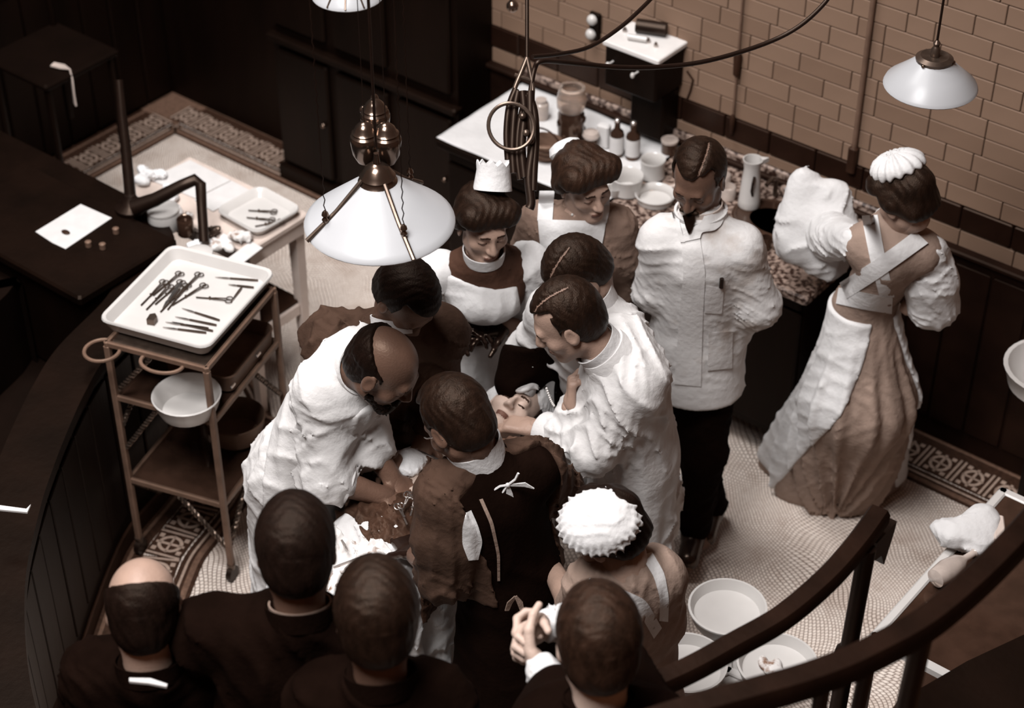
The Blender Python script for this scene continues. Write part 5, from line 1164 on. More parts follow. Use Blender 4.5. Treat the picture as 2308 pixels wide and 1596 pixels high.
# ---- 5 standing man in a white coat
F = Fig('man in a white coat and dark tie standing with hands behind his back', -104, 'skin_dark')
F.head(P(1574, 402, 1.585), -116, 24, 0, .97, False, .0032, neck=P(1580, 478, 1.46)); sN, sF = P(1492, 538, 1.370), P(1668, 555, 1.370)
pel = P(1572, 760, .93); ft = (P(1560, 1240, .03) + F.f * -.02, P(1600, 1180, .03)); F.trunk(sN, sF, pel, .11, feet=ft)
eN, eF = P(1472, 655, 1.13), P(1710, 690, 1.13); F.arm(sN, eN, P(1560, 760, 1.0) - F.f * .17); F.arm(sF, eF, P(1640, 800, 1.0) - F.f * .14); F.finish()
d = trunk_cloth(F, hem=.735, chest=.134, hip=.154, hemr=.178, flat=.80, sh=.056, h=.0075); sleeve(d, sN, eN, P(1530, 760, 1.02) - F.f * .17, .068, .062, .045); sleeve(d, sF, eF, P(1650, 800, 1.0) - F.f * .16, .072, .066, .048)
coat5 = d.copy(); d.warp(folds(.005, .16, 51, (.3, .3, .8))); d.warp(folds(.006, .05, 52, UPZ + RT * .4, mask=near((eF, (eF + sF) / 2, eN), .13))); d.warp(folds(.005, .08, 57, UPZ, mask=near((F.pel + F.f * .12, F.pel + F.f * .1 + RT * .08 + V3(0, 0, .12)), .14))); c5 = F.wear('coat', d, 'soiled_coat')
S5 = Surf([c5])
lay(F, 'lapel', S5, [((1590, 478), (1640, 470)), ((1582, 500), (1626, 508)), ((1560, 514), (1610, 520)), ((1540, 528), (1582, 523)), ((1536, 546), (1578, 537))], 'coat_cloth', .010, 6, 5, .008)
lay(F, 'lapel', S5, [((1514, 478), (1528, 478)), ((1522, 512), (1536, 520)), ((1534, 546), (1544, 546))], 'coat_cloth', .010, 3, 5, .008)
lay(F, 'breast_pocket', S5, [((1592, 645), (1632, 652)), ((1588, 706), (1627, 708))], 'soiled_coat', .006, 6, 6, .005); lay(F, 'side_pocket', S5, [((1597, 752), (1652, 747)), ((1595, 836), (1650, 830))], 'soiled_coat', .008, 6, 8, .006)
lay(F, 'coat_front', S5, [((1536, 546), (1578, 538)), ((1540, 620), (1590, 616)), ((1530, 720), (1584, 720)), ((1520, 866), (1580, 872))], 'soiled_coat', .005, 6, 10, .006)
dep5 = (F.pel - EYE) @ FW
ring_collar(F, F.nb + nrm(F.ho - F.nb) * .018, F.ho - F.nb + V3(0, 0, .1), .066, .034, 'white_paint', 'shirt_collar'); ring_collar(F, F.nb - V3(0, 0, .010), F.ho - F.nb + V3(0, 0, .12), .082, .044, 'coat_cloth', 'coat_collar', 1.02, .008)
lay(F, 'necktie', S5, [((1538, 486), (1566, 480)), ((1542, 500), (1566, 494)), ((1546, 514), (1562, 510)), ((1551, 526), (1556, 524))], 'black_cloth', .022, 3, 4, .02)
b = MB(); q = S5.at(1627, 628, .008); b.tube([q, q - V3(0, 0, .035)], .007, 8); b.build('pocket_pen', 'black_metal', F.o, True)
trousers(F, ft, r0=.078); F.hair_short('hair', -1, .012)
d = Sdf(.0035, .006); d.cap(F.T(-.026, .096, -.053), F.T(.026, .096, -.053), .008 * .97); F.wear('moustache', d, 'hair')

# ---- 6 nurse seen from behind, at the right
F = Fig('nurse in a mob cap seen from behind with crossed white apron straps', 112, 'skin')
F.head(P(2040, 448, 1.48), 128, 25, 6, .95, True, .0042, neck=P(2012, 505, 1.36)); sN, sF = P(1948, 548, 1.30), P(2078, 562, 1.30)
F.trunk(sN, sF, P(1948, 690, .96), .10); eF = P(2100, 672, 1.08); wF = P(2090, 740, 1.02); F.arm(sF, eF, wF + F.f * .12); eN = P(1900, 560, 1.13) + F.f * .08; F.arm(sN, eN, P(1850, 560, 1.08)); F.finish()
d = trunk_cloth(F, chest=.112, hip=.092, flat=.86, sh=.062, drop=.05, k=.05)
hemc = P(1880, 1045, 0); d.cap(F.pel, V3(F.pel[0], F.pel[1], .60) - F.f * .05, .105, .185); d.cap(V3(F.pel[0], F.pel[1], .60) - F.f * .05, V3(hemc[0], hemc[1], -.14) + F.f * .05, .180, .265); d.cut((0, 0, .012), (0, 0, -1))
body6 = d.copy(); pl6 = pleats(F.pel[:2], 15, .025, .96, 0, 12); d.warp(pl6); d.warp(folds(.004, .09, 61, RT)); dress6 = F.wear('dress', d, 'light_dress')
for q, (a, m_, e) in enumerate(((sF, sF + (eF - sF) * .6, eF + (eF - sF) * .12),)):
    d = Sdf(.007, .05); d.cap(a + nrm(a - F.mid) * .03, m_ + nrm(a - F.mid) * .02, .052, .078); d.cap(m_, e, .078, .082); d.cap(e, e + F.f * .05 - V3(0, 0, .02), .07, .05); d.warp(folds(.007, .08, 63, UPZ + RT * .4)); F.wear('sleeve', d, 'white_cloth', 'puffed white sleeve')
d = Sdf(.007, .05); d.cap(sN + nrm(sN - F.mid) * .03, eN, .052, .085); d.warp(folds(.006, .08, 64, UPZ)); F.wear('sleeve', d, 'white_cloth', 'puffed white sleeve')
S6 = Surf([dress6])
lay(F, 'apron_strap', S6, [((1942, 486), (1978, 484)), ((1950, 530), (1985, 526)), ((1962, 590), (1996, 584)), ((1984, 676), (2016, 670))], 'white_cloth', .008, 4, 6); lay(F, 'apron_strap', S6, [((2062, 520), (2092, 548)), ((2020, 552), (2042, 584)), ((1960, 594), (1980, 628)), ((1892, 638), (1908, 674))], 'white_cloth', .012, 4, 6)
lay(F, 'waistband', S6, [((1890, 648), (1884, 684)), ((1950, 660), (1946, 698)), ((2012, 672), (2010, 708))], 'white_cloth', .012, 4, 6)
d = body6.copy(); d.warp(pl6); d.warp(folds(.004, .14, 65, UPZ + RT * .5)); d.off(.012)
pel, r, f = F.pel.copy(), F.r.copy(), F.f.copy()
oh6 = ((hemc - pel) @ r, (hemc - pel) @ f + .05)
def skirt_reg(X, Y, Z):        # the apron skirt wraps round and leaves the back open in a widening wedge
    x = (X - pel[0]) * r[0] + (Y - pel[1]) * r[1]; y = (X - pel[0]) * f[0] + (Y - pel[1]) * f[1]; t = .975 - Z
    tc_ = np.clip(t, 0, 1); an = np.arctan2(x - oh6[0] * tc_, -(y + .02 - oh6[1] * tc_)); return np.maximum(np.maximum(np.minimum(an + .36 + 1.0 * t, .50 - .02 * t - an) * .12, Z - .972), .03 - Z + .0 * y)
d.region(skirt_reg); F.wear('apron_skirt', d, 'white_cloth', 'white apron skirt open at the back')
F.hair_up('hair', 1.0)
d = Sdf(.005, .02); R = F.hR; d.ell(F.T(0, -.012, .118), np.array([.082, .088, .048]), R); d.cut(F.T(0, 0, .095), -R[:, 2] - R[:, 1] * .15); d.warp(lambda X, Y, Z, D: (lambda l: D - .005 * np.sin(np.arctan2(l[1], l[0]) * 16))(F.Lg(X, Y, Z))); F.wear('cap', d, 'white_cloth', 'puffed white mob cap')
ring_collar(F, F.nb - V3(0, 0, .005), nrm(F.ho - F.nb) + V3(0, 0, .6), .072, .05, 'white_cloth', flare=.9)
b = MB(); c0 = P(2050, 492, 1.38); b.ribbon([c0 + RT * .030 * math.cos(t) + UPZ * .042 * math.sin(t) for t in np.linspace(-1.2, 2.9, 14)], .014, .003, HD); b.build('cap_ribbon', 'white_cloth', F.o, True)
# white bundle she holds at her left
sd = Sdf(.008, .06); c = P(1830, 500, 1.12) + F.f * .02
for px, py, z, rr in ((1820, 430, 1.22, .055), (1880, 440, 1.22, .06), (1800, 500, 1.12, .075), (1870, 500, 1.13, .085), (1840, 560, 1.04, .085), (1785, 560, 1.04, .05), (1905, 540, 1.08, .07), (1870, 600, .99, .045)): sd.ell(P(px, py, z), (rr, rr * .85, rr))
sd.cap(P(1805, 400, 1.27), P(1770, 560, 1.0), .03); sd.warp(folds(.008, .12, 66, RT + UPZ * .4)); tag(sdf_obj('linen_bundle', sd, 'white_cloth'), 'large white linen bundle carried by the nurse seen from behind', 'linen')
# ================================================================ OPERATING TABLE AND PATIENT
TX0, TX1, TY0, TY1, TZT = -3.00, -2.66, 2.62, 3.76, .84
ot = empty('operating_table', (-2.83, 3.2, 0), 'operating table with a dark base under the white drapes', 'table')
b = MB(); b.bbox((-2.83, 3.15, .80), (.30, 1.00, .05), None, .01); b.build('table_top', 'brown_wood', ot)
b = MB(); b.lathe([(.20, 0), (.20, .03), (.06, .08), (.05, .76), (.09, .78)], (-2.83, 3.2, 0), 24); b.build('pedestal', 'black_metal', ot, True)
PT_ = Fig('patient lying under drapes on the operating table, head wrapped in white', -40, 'skin_light', base=(-2.83, 3.2, TZT))
PT_.ho = P(1158, 930, .985); PT_.pel = V3(-2.83, 2.95, .92)
hf = nrm(V3(.15, -.12, 1.0) - FW * .35); hu = nrm(V3(-.05, 1, .10)); hu = nrm(hu - hf * (hu @ hf)); R_ = np.stack([np.cross(hf, hu), hf, hu], 1)
_ff = face_frame
def face_frame(*a): return R_
PT_.head(PT_.ho, 0, 0, 0, .93, False, .0034, neck=PT_.ho - hu * .17 - hf * .03); face_frame = _ff
nb = PT_.nb; PT_.core.cap(nb, nb - V3(0, .08, .02), .055, .07); PT_.core.cap(nb - V3(.13, .10, .02), nb - V3(-.13, .10, .02), .055); PT_.core.cap(nb - V3(0, .12, .02), V3(-2.83, 2.95, .895), .09, .09, flat=(UPZ, .65))
for q in (-1, 1): PT_.core.cap(V3(-2.83 + q * .07, 2.95, .885), V3(-2.83 + q * .08, 2.70, .875), .055, .04)
PT_.finish(); PT_.hair_short('hair', 0, .008)
d = Sdf(.005, .02); c = PT_.T(0, -.02, .09); d.ell(PT_.T(0, -.03, .085), (.085, .095, .06), R_); d.cap(PT_.T(-.07, -.05, .08), PT_.T(.09, -.04, .02), .035); d.cap(PT_.T(.09, -.05, .06), PT_.T(.10, -.07, -.06), .035); d.ell(PT_.T(0, .085, .02), (.075, .06, .075), R_, .01, 's'); d.warp(folds(.005, .04, 71, RT)); PT_.wear('head_towel', d, 'white_cloth', 'white towel wrapped round the head')
# white sheet over table and body
def body_bumps(d, grow=0.0):
    d.cap(nb - V3(0, .10, .03), V3(-2.83, 2.98, .90), .115 + grow, .125 + grow, .06, flat=(UPZ, .75)); d.cap(nb - V3(.12, .10, .04), nb - V3(-.12, .10, .04), .075 + grow, None, .05)
    for q in (-1, 1): d.cap(V3(-2.83 + q * .07, 2.95, .885), V3(-2.83 + q * .085, 2.66, .875), .085 + grow, .06 + grow, .05)
d = Sdf(.009, .05); d.box(((TX0 + TX1) / 2, (TY0 + TY1) / 2 - .06, .62), ((TX1 - TX0) / 2 + .015, (TY1 - TY0) / 2 - .05, .235), None, .03); body_bumps(d, .004)
d.cut((0, 3.44, 0), (0, 1, -.2)); d.cut((0, 0, .40), (0, 0, -1))
d.warp(lambda X, Y, Z, D: D - .014 * np.sin(X * 38 + Y * 42 + 1.5 * np.sin(Y * 11)) * np.clip((.80 - Z) * 5, 0, 1)); d.warp(folds(.010, .09, 72, (1, .6, .3)))
tag(sdf_obj('operating_sheet', d, 'white_cloth'), 'white sheet draped over the operating table and patient', 'sheet')
def drape(name, lo, hi, grow, m, label, seed, amp=.010, cat='towel', wl=.06, cutn=None):
    d = Sdf(.007, .05); d.box(((TX0 + TX1) / 2, (TY0 + TY1) / 2 - .05, .62), ((TX1 - TX0) / 2 + .015, (TY1 - TY0) / 2, .235), None, .03); body_bumps(d, .004); d.warp(folds(.010, .09, 72, (1, .6, .3))); d.warp(folds(amp, wl, seed, (.6, 1, .2))); d.off(grow)
    c = (np.array(lo) + np.array(hi)) / 2; hf_ = (np.array(hi) - np.array(lo)) / 2; ph = seed
    d.region(lambda X, Y, Z: np.maximum(np.maximum(np.abs(X - c[0] + .02 * np.sin(Y * 30 + ph)) - hf_[0], np.abs(Y - c[1] + .02 * np.sin(X * 26 + ph)) - hf_[1]), lo[2] - Z), .006)
    return tag(sdf_obj(name, d, m), label, cat)
M['wet_towel'] = mat('wet_towel', (.050, .025, .016), .55, .35, 16, .4, 50, .18)
M['grey_towel'] = mat('grey_towel', (.40, .31, .26), .8, .15, 14, .3, 50, .1)
drape('wet_towel', (-3.02, 2.88, .70), (-2.64, 3.10, 1), .010, 'wet_towel', 'dark soaked towel across the middle of the patient', 81, .012)
drape('grey_towel', (-2.97, 3.09, .76), (-2.62, 3.38, 1), .012, 'grey_towel', 'greyish towel laid over the patient\'s chest', 82, .008)
drape('stained_towel', (-2.99, 2.64, .78), (-2.70, 2.86, 1), .009, 'stained_cloth', 'stained white towel over the near end of the table', 83, .012)
sd = Sdf(.005, .02); c = P(920, 1040, 1.0)
for k, (a, bb, rr) in enumerate(((0, 0, .05), (.02, .02, .04), (-.02, -.015, .04), (.005, -.03, .035))): sd.ell(c + RT * a + HD * bb, (rr, rr, rr * .45))
sd.warp(folds(.005, .035, 84, (1, .5, 0))); tag(sdf_obj('gauze_pad', sd, 'gauze'), 'bright white gauze pad beside the surgeon\'s hands', 'gauze')
Zt = 1.015
for x0, y0, x1, y1, L, nm, lb, tl, mm in ((1028, 1058, 940, 1020, .15, 'probe', 'long bright rod resting on the white gauze pad', .05, 'steel'), (1014, 1150, 930, 1128, .13, 'probe', 'bright rod crossing the soaked towel', .12, 'steel'), (752, 1282, 815, 1258, .12, 'scalpel', 'bright knife lying on the stained towel', 0, 'steel'), (770, 1220, 785, 1245, .05, 'probe', 'small bright instrument above the knife', 0, 'steel')):
    zz = Zt if y0 < 1200 else .965
    knife(P(x0, y0, zz), math.atan2(*(P(x1, y1, zz) - P(x0, y0, zz))[:2][::-1]), L, lb, mm, 'instruments on the operating table', tl, 'scalpel' if nm == 'scalpel' else 'probe')
for x0, y0, x1, y1, lb, mm in ((975, 1110, 1000, 1055, 'dark forceps with ring handles on the grey towel', 'steel_dark'), (985, 1120, 1018, 1062, 'second dark forceps beside the assistant\'s gown', 'steel_dark'), (905, 1160, 920, 1128, 'bright clamp standing in the wound', 'steel'), (925, 1165, 940, 1120, 'bright clamp beside the other clamp in the wound', 'steel'), (918, 1185, 900, 1150, 'small bright clamp nearest the gloved hand', 'steel')):
    forceps(P(x0, y0, Zt), math.atan2(*(P(x1, y1, Zt) - P(x0, y0, Zt))[:2][::-1]), .11 if y0 < 1125 else .07, lb, mm, 'instruments on the operating table', .05, .15)

# ---- 7 anaesthetist in profile, white coat
F = Fig('man in a white coat in profile facing left, hand at the patient\'s jaw', 186, 'skin')
F.head(P(1278, 722, 1.50), 184, 30, 0, 1.0, False, .0032, neck=P(1360, 790, 1.39)); sN, sF = P(1432, 862, 1.31), P(1398, 772, 1.35)
pe7 = P(1430, 1010, .94); F.trunk(sN, sF, pe7, .11, feet=(pe7 * V3(1, 1, 0) + F.r * .09, pe7 * V3(1, 1, 0) - F.r * .09))
eN, wN = P(1338, 1010, 1.09), P(1205, 965, 1.045); F.arm(sN, eN, wN, P(1120, 950, 1.03) - wN, V3(0, 0, -1) + RT * -.2, (.35, .4, .45, .5, .3), -1, 1.0)
eF, wF = P(1300, 975, 1.10) + HD * .05, P(1285, 920, 1.16); F.arm(sF, eF, wF, P(1288, 875, 1.22) - wF, F.f * -.3 + RT * .9, (1.2, 1.3, 1.3, 1.3, .8), 1, 1.0); F.finish()
d = trunk_cloth(F, hem=.50, chest=.152, hip=.152, hemr=.150, flat=.84, sh=.082, h=.008); sleeve(d, sN, eN, eN + (wN - eN) * .72, .082, .074, .058); sleeve(d, sF, eF, eF + (wF - eF) * .35, .070, .062, .052)
coat7 = d.copy(); d.warp(folds(.012, .15, 73, RT * .6 + UPZ * .5)); d.warp(folds(.006, .07, 74, RT + UPZ * .4, mask=near((eN, (sN + eN) / 2), .13))); d.warp(pleats(F.pel[:2], 9, .008, 1.1, .5, 4)); F.wear('coat', d, 'coat_cloth')
d = Sdf(.0075, .04); hc = P(1474, 1110, .64); d.cap(P(1462, 960, .98), hc, .07, .085); d.cap(hc, P(1476, 1180, .52), .085, .085); d.cut((0, 0, .47), (0, 0, -1)); d.warp(folds(.008, .12, 79, RT)); F.wear('coat_tail', d, 'coat_cloth', 'flaring tail of the white coat')
cuff(F, eN + (wN - eN) * .74, wN - eN, .060, .05, 'coat_cloth', 'cuff')
ring_collar(F, F.nb + nrm(F.ho - F.nb) * .015, F.ho - F.nb, .070, .05, 'white_cloth', 'shirt_collar'); ring_collar(F, F.nb - nrm(F.ho - F.nb) * .015, F.ho - F.nb + V3(0, 0, .02), .088, .05, 'coat_cloth', 'coat_collar', .86, .008)
F.hair_short('hair', -1, .013)

# ---- 8 man behind him, parted hair, dark waistcoat with watch chain
F = Fig('man with parted hair in open white coat and dark waistcoat bending over the patient', 208, 'skin')
F.head(P(1302, 618, 1.50), 205, 48, 0, .97, False, .0036, neck=P(1345, 685, 1.39)); sN, sF = P(1232, 712, 1.33), P(1402, 735, 1.33); sN, sF = P(1250, 700, 1.34), P(1400, 745, 1.32)
F.trunk(sN, sF, P(1335, 900, .93), .11); eN, wN = P(1196, 800, 1.13), P(1158, 880, 1.05); F.arm(sN, eN, wN, P(1130, 925, 1.01) - wN, V3(0, 0, -1), .5, 1); eF = P(1400, 870, 1.1); F.arm(sF, eF, P(1300, 880, 1.05)); F.finish()
d = trunk_cloth(F, hem=.45, chest=.130, hip=.115, hemr=.12, flat=.82, sh=.072); sleeve(d, sN, eN, eN + (wN - eN) * .75, .072, .072, .064); sleeve(d, sF, eF, P(1330, 880, 1.06), .072, .066, .05)
body8 = d.copy(); d.warp(folds(.011, .11, 75, RT * .5 + UPZ)); coat8 = F.wear('coat', d, 'coat_cloth')
d = body8.copy(); d.off(.010); d.region(F.pxprism([(1232, 740), (1290, 760), (1270, 960), (1210, 960), (1222, 860)], .10)); S8 = Surf([coat8, F.wear('waistcoat', d, 'black_cloth', 'dark waistcoat between the coat fronts')])
q0, q1 = F.xz(1232, 880, .2), F.xz(1256, 925, .2); dp = (F.pel - EYE) @ FW - .22
b = MB()
for t in np.linspace(0, 1, 14): b.ball(S8.at(1232 + 24 * t, 876 + 46 * t + 8 * math.sin(t * 3.1), .004), .0042, 6, 5)
b.build('watch_chain', 'enamel', F.o, True); cuff(F, eN + (wN - eN) * .78, wN - eN, .064, .05, 'white_cloth', 'rolled_cuff')
F.hair_short('hair', -1, .013); ring_collar(F, F.nb + nrm(F.ho - F.nb) * .02, F.ho - F.nb, .068, .05, 'white_cloth', 'shirt_collar')

# ---- 9 assistant with his back to the lens
F = Fig('assistant in a brown gown tied over a black waistcoat, his back to the lens', 128, 'skin_dark')
F.head(P(1030, 952, 1.52), 140, 42, 0, 1.0, False, .0036, neck=P(1085, 1035, 1.40)); sN, sF = P(1012, 1112, 1.32), P(1200, 1060, 1.33)
F.trunk(sN, sF, P(1150, 1300, .95), .11, feet=(P(1150, 1300, .95) * V3(1, 1, 0) + F.r * .1, P(1150, 1300, .95) * V3(1, 1, 0) - F.r * .1))
eN, wN = P(1000, 1300, 1.06), P(935, 1250, .99); F.arm(sN, eN, wN, P(895, 1195, .965) - wN, V3(0, 0, -1), (.3, .35, .4, .5, .3), 1, 1.0, True, r0=.05); eF, wF = P(1262, 1130, 1.10) + HD * .05, P(1190, 1020, 1.05); F.arm(sF, eF, wF, P(1120, 990, 1.02) - wF, V3(0, 0, -1), .4, -1, 1.0); F.finish()
d = trunk_cloth(F, hem=.30, chest=.150, hip=.150, hemr=.20, flat=.86, sh=.072); body9 = d.copy(); d.warp(folds(.004, .12, 76, RT)); vest9 = F.wear('waistcoat', d, 'black_cloth', 'black waistcoat back')
d = trunk_cloth(F, hem=.30, chest=.156, hip=.156, hemr=.205, flat=.86, sh=.078); d.cap(sN, sN + (eN - sN) * .55, .086, .086); d.cap(sN + (eN - sN) * .55, eN, .088, .070); d.cap(eN, eN + (wN - eN) * .45, .066, .05); d.cap(sF, eF, .080, .070); d.cap(eF, eF + (wF - eF) * .6, .066, .05)
d.warp(pleats((sN + (eN - sN) * .5)[:2], 13, .006, 1.5, 1.0, 5)); d.warp(folds(.009, .08, 77, RT + UPZ * .3))
pel9, r9, f9, mid9 = F.pel.copy(), F.r.copy(), F.f.copy(), F.mid.copy()
def open_back(X, Y, Z):
    x = (X - mid9[0]) * r9[0] + (Y - mid9[1]) * r9[1]; y = (X - mid9[0]) * f9[0] + (Y - mid9[1]) * f9[1]; t = np.clip((1.36 - Z) / .5, 0, 1)
    return .0 + np.minimum(np.minimum((x + .105 - .05 * t + .06 * np.maximum(.5 - t, 0)), -(x - .155)), -(y + .035)) * 1.0
d.region(open_back); d.cut((0, 0, .98), (0, 0, -1)); gown9 = F.wear('gown', d, 'brown_gown', 'brown gown open down the back')
S9 = Surf([vest9, gown9])
lay(F, 'shirt', S9, [((1050, 1156), (1062, 1150)), ((1042, 1190), (1078, 1186)), ((1042, 1228), (1088, 1222)), ((1056, 1264), (1078, 1262))], 'white_cloth', .008, 6, 6, label='white shirt showing at the gown opening')
lay(F, 'apron_string', S9, [((1080, 1126), (1088, 1124)), ((1104, 1180), (1112, 1178)), ((1120, 1250), (1127, 1250)), ((1121, 1310), (1127, 1310))], 'light_dress', .007, 2, 8, label='pale apron string down the back')
ax9 = F.ho - F.nb; ring_collar(F, F.nb + nrm(ax9) * .022, ax9 + V3(0, 0, .05), .074, .070, 'white_cloth', 'shirt_collar', 1.06)
b = MB(); q = F.nb - F.f * .115 + V3(0, 0, -.012)
b.tube([q, q - RT * .02 - V3(0, 0, .004), q - RT * .042 - V3(0, 0, .022), q - RT * .036 - V3(0, 0, .040), q - RT * .012 - V3(0, 0, .024), q], .0035, 6); b.tube([q, q + RT * .020 + V3(0, 0, .020), q + RT * .028 + V3(0, 0, .042)], .0035, 6)
b.ribbon([q, q + RT * .004 - V3(0, 0, .030), q + RT * .018 - V3(0, 0, .060)], [.006, .018, .002], .003, RT); b.ribbon([q, q + RT * .045 + V3(0, 0, .002), q + RT * .07 - V3(0, 0, .012)], [.005, .014, .002], .003, UPZ); b.ball(q, .007, 8, 6)
b.build('tie_bow', 'white_cloth', F.o, True)
F.hair_short('hair', 0, .014)
b = MB(); b.tube([F.T(-.078, .0, .002), F.T(-.074, .05, .004), F.T(-.05, .094, .004)], .0022, 6); b.tube([F.T(-.078, .0, .002), F.T(-.082, -.02, -.012)], .0022, 6); b.build('spectacles', 'steel', F.o, True)
b = MB(); q = P(1152, 1335, 1.04) - F.f * .02
for a in (-.016, .012): b.ribbon([q, q + RT * a - V3(0, 0, .025), q + RT * a * 1.5 - V3(0, 0, .055)], [.008, .016, .012], .003, RT + HD * .3)
b.build('waist_bow', 'light_dress', F.o, True)

# ---- 10 nurse with the frilled cap at the front
F = Fig('nurse in a frilled white cap at the front, her back to the lens', 140, 'skin')
F.head(P(1372, 1202, 1.42), 150, 36, 0, .98, True, .0042, neck=P(1408, 1288, 1.33)); sN, sF = P(1338, 1322, 1.27), P(1478, 1300, 1.27)
F.trunk(sN, sF, P(1440, 1450, .94), .10); F.arm(sN, P(1290, 1400, 1.05) + HD * .06, P(1240, 1330, 1.0) + HD * .1); F.arm(sF, P(1490, 1400, 1.05), P(1440, 1370, .98) + F.f * .2); F.finish()
d = trunk_cloth(F, chest=.118, hip=.098, flat=.86, sh=.066, drop=.05, k=.05); d.cap(F.pel, F.pel * V3(1, 1, 0) + V3(0, 0, .05), .105, .27, flat=(F.f, .92)); d.cut((0, 0, .01), (0, 0, -1))
d.cap(sF, P(1494, 1400, 1.05), .072, .066); d.cap(sN, P(1300, 1400, 1.05) + HD * .05, .072, .06); body10 = d.copy(); d.warp(folds(.006, .09, 78, RT + UPZ * .3)); dress10 = F.wear('dress', d, 'light_dress')
S10 = Surf([dress10])
lay(F, 'apron_strap', S10, [((1444, 1252), (1470, 1244)), ((1474, 1300), (1498, 1292)), ((1488, 1350), (1508, 1348)), ((1486, 1400), (1506, 1402))], 'white_cloth', .006, 4, 6); lay(F, 'apron_strap', S10, [((1374, 1344), (1398, 1326)), ((1436, 1374), (1456, 1352)), ((1474, 1440), (1492, 1416))], 'white_cloth', .008, 4, 6)
lay(F, 'apron_strap', S10, [((1300, 1330), (1306, 1344)), ((1330, 1302), (1334, 1318))], 'white_cloth', .006, 4, 6)
F.hair_up('hair_black', 1.04)
d = Sdf(.0048, .02); c = P(1350, 1172, 1.515); zc = nrm(UPZ * .75 - HD * .30 - RT * .10); x = nrm(np.cross(zc, HD)); Rc = np.stack([x, np.cross(zc, x), zc], 1)
d.ell(c, (.098, .086, .045), Rc); d.ell(c - zc * .012, (.108, .094, .014), Rc, .015)
d.warp(lambda X, Y, Z, D: (lambda a, b_: D - .0032 * np.sin(np.arctan2(b_, a) * 30) * np.clip((np.sqrt(a * a + b_ * b_) - .07) * 40, 0, 1))((X - c[0]) * Rc[0, 0] + (Y - c[1]) * Rc[1, 0] + (Z - c[2]) * Rc[2, 0], (X - c[0]) * Rc[0, 1] + (Y - c[1]) * Rc[1, 1] + (Z - c[2]) * Rc[2, 1])); d.warp(folds(.003, .07, 85, RT)); F.wear('cap', d, 'white_cloth', 'round white cap with a frilled edge')

# ---- spectators in the front row
def spectator(label, hx, hy, hz, sl, sr, pitch, hairm, thick, yaw=95, bald=False, skin='skin_dark', part=0, hs=1.0, fold=91, hairless=False, hyaw=None):
    F = Fig(label, yaw, skin, 'spectators in the front row'); hp = P(hx, hy, hz); F.head(hp, hyaw if hyaw is not None else yaw, pitch, 0, hs, False, .0052, neck=hp - V3(0, 0, .15) - gdir(yaw) * .06); a, b_ = P(*sl), P(*sr); pel = (a + b_) / 2 * V3(1, 1, 0) + V3(0, 0, hz - .98) - F.f * .05
    F.trunk(a, b_, pel, .12, feet=(pel * V3(1, 1, 0) + F.r * .1 + V3(0, 0, .42), pel * V3(1, 1, 0) - F.r * .1 + V3(0, 0, .42)))
    return F
def dark_coat(F, arms, fold, m='black_cloth'):
    d = trunk_cloth(F, h=.010, hem=.75, chest=.165, hip=.165, hemr=.20, flat=.85, sh=.078, nk=.072)
    for sh, el, wr in arms: sleeve(d, sh, el, wr, .080, .072, .055)
    d.warp(folds(.008, .14, fold, RT + UPZ)); F.wear('coat', d, m)
    d = Sdf(.011, .04)
    for q in (-1, 1): d.cap(F.pel + F.r * q * .08, F.pel * V3(1, 1, 0) + F.r * q * .1 + V3(0, 0, .48), .10, .07)
    F.wear('trousers', d, m); ring_collar(F, F.nb + nrm(F.ho - F.nb) * .02, F.ho - F.nb, .074, .045, 'black_cloth', 'coat_collar')
    if fold == 91: ring_collar(F, F.nb + nrm(F.ho - F.nb) * .026, F.ho - F.nb, .066, .034, 'light_dress', 'shirt_collar')
F = spectator('dark-haired spectator in a black coat at the lower left, widest shoulders', 668, 1242, 1.90, (470, 1425, 1.66), (800, 1450, 1.66), 24, 'hair_black', .014)
eL, eR = P(380, 1520, 1.40), P(815, 1560, 1.42); F.arm(F.sa, eL, P(430, 1580, 1.3) + HD * .2); F.arm(F.sb, eR, P(760, 1600, 1.3) + HD * .15); F.finish(); dark_coat(F, ((F.sa, eL, P(430, 1580, 1.3) + HD * .15), (F.sb, eR, P(760, 1600, 1.3) + HD * .1)), 91); F.hair_short('hair_black', 0, .015, line=.06)
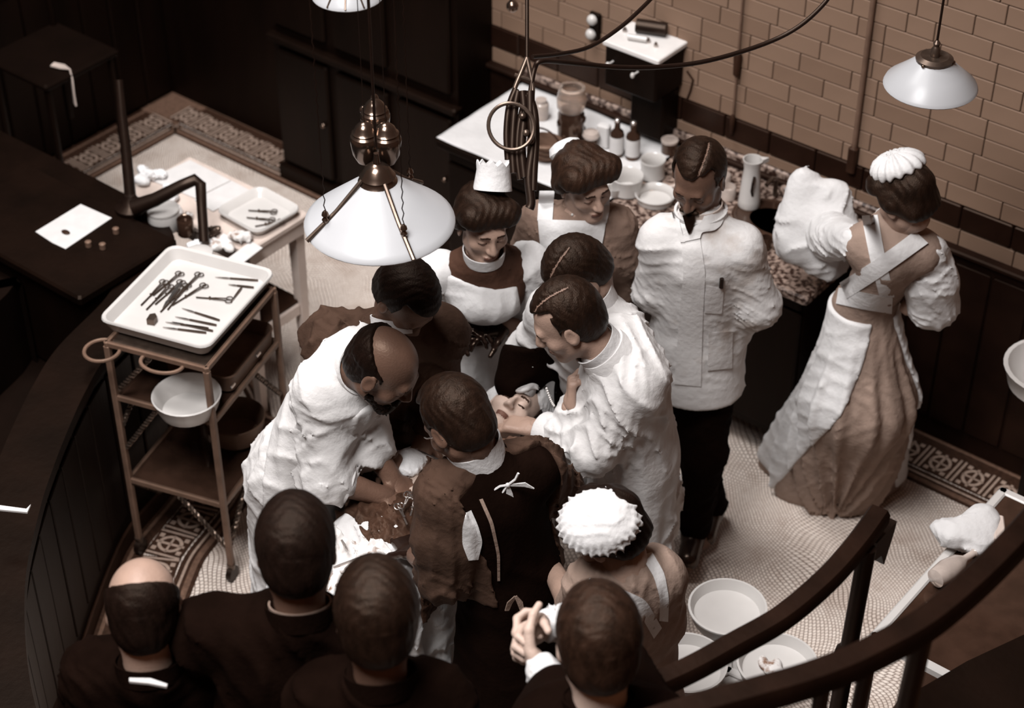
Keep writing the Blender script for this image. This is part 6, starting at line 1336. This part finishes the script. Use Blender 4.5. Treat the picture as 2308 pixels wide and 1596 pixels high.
F = spectator('dark-haired spectator in a black coat right of the wide-shouldered one', 850, 1392, 1.90, (735, 1580, 1.66), (975, 1585, 1.66), 20, 'hair_black', .014)
eL, eR = P(690, 1680, 1.42), P(1020, 1690, 1.42); F.arm(F.sa, eL, eL + HD * .2); F.arm(F.sb, eR, eR + HD * .2); F.finish(); dark_coat(F, ((F.sa, eL, eL + HD * .15), (F.sb, eR, eR + HD * .15)), 92); F.hair_short('hair', 0, .017, line=.055)
F = spectator('brown-haired spectator in shirt sleeves with clasped hands by the handrail', 1348, 1450, 1.90, (1240, 1640, 1.66), (1470, 1630, 1.66), 22, 'hair_brown', .014, skin='skin_light')
hand = P(1172, 1440, 1.66); eL = P(1262, 1580, 1.64); eR = P(1345, 1390, 1.58); wL = P(1215, 1500, 1.66); wR = P(1225, 1412, 1.64)
F.arm(F.sa, eL, wL, hand - wL, HD * .4 + RT * .8 + UPZ * .3, (.9, 1, 1, 1.1, .6), -1, 1.05); F.arm(F.sb, eR, wR, hand - wR, -HD * .6 + RT * .5, (.9, 1, 1, 1.1, .6), 1, 1.05); F.finish()
dark_coat(F, ((F.sa, eL, eL),), 93)
for e, w, nm in ((eL, wL, 'shirt_sleeve'), (eR, wR, 'shirt_sleeve')):
    d = Sdf(.006, .03); d.cap(e, e + (w - e) * .85, .052, .040); d.warp(folds(.006, .05, 94, w - e)); F.wear(nm, d, 'white_cloth', 'white shirt sleeve')
d = Sdf(.006, .03); d.cap(F.sb, eR, .07, .055); d.warp(folds(.006, .06, 95, RT)); F.wear('shirt_sleeve', d, 'black_cloth'); F.hair_short('hair_brown', 0, .016, line=.06)
F = spectator('bald spectator in a black coat at the far lower left', 325, 1372, 1.72, (225, 1520, 1.48), (440, 1530, 1.48), 25, 'hair_black', .01, skin='skin')
eL, eR = P(190, 1620, 1.25), P(470, 1640, 1.25); F.arm(F.sa, eL, eL + HD * .2); F.arm(F.sb, eR, eR + HD * .2); F.finish(); dark_coat(F, ((F.sa, eL, eL + HD * .15), (F.sb, eR, eR + HD * .15)), 96); F.hair_short('hair_black', 0, .010, bald=True)
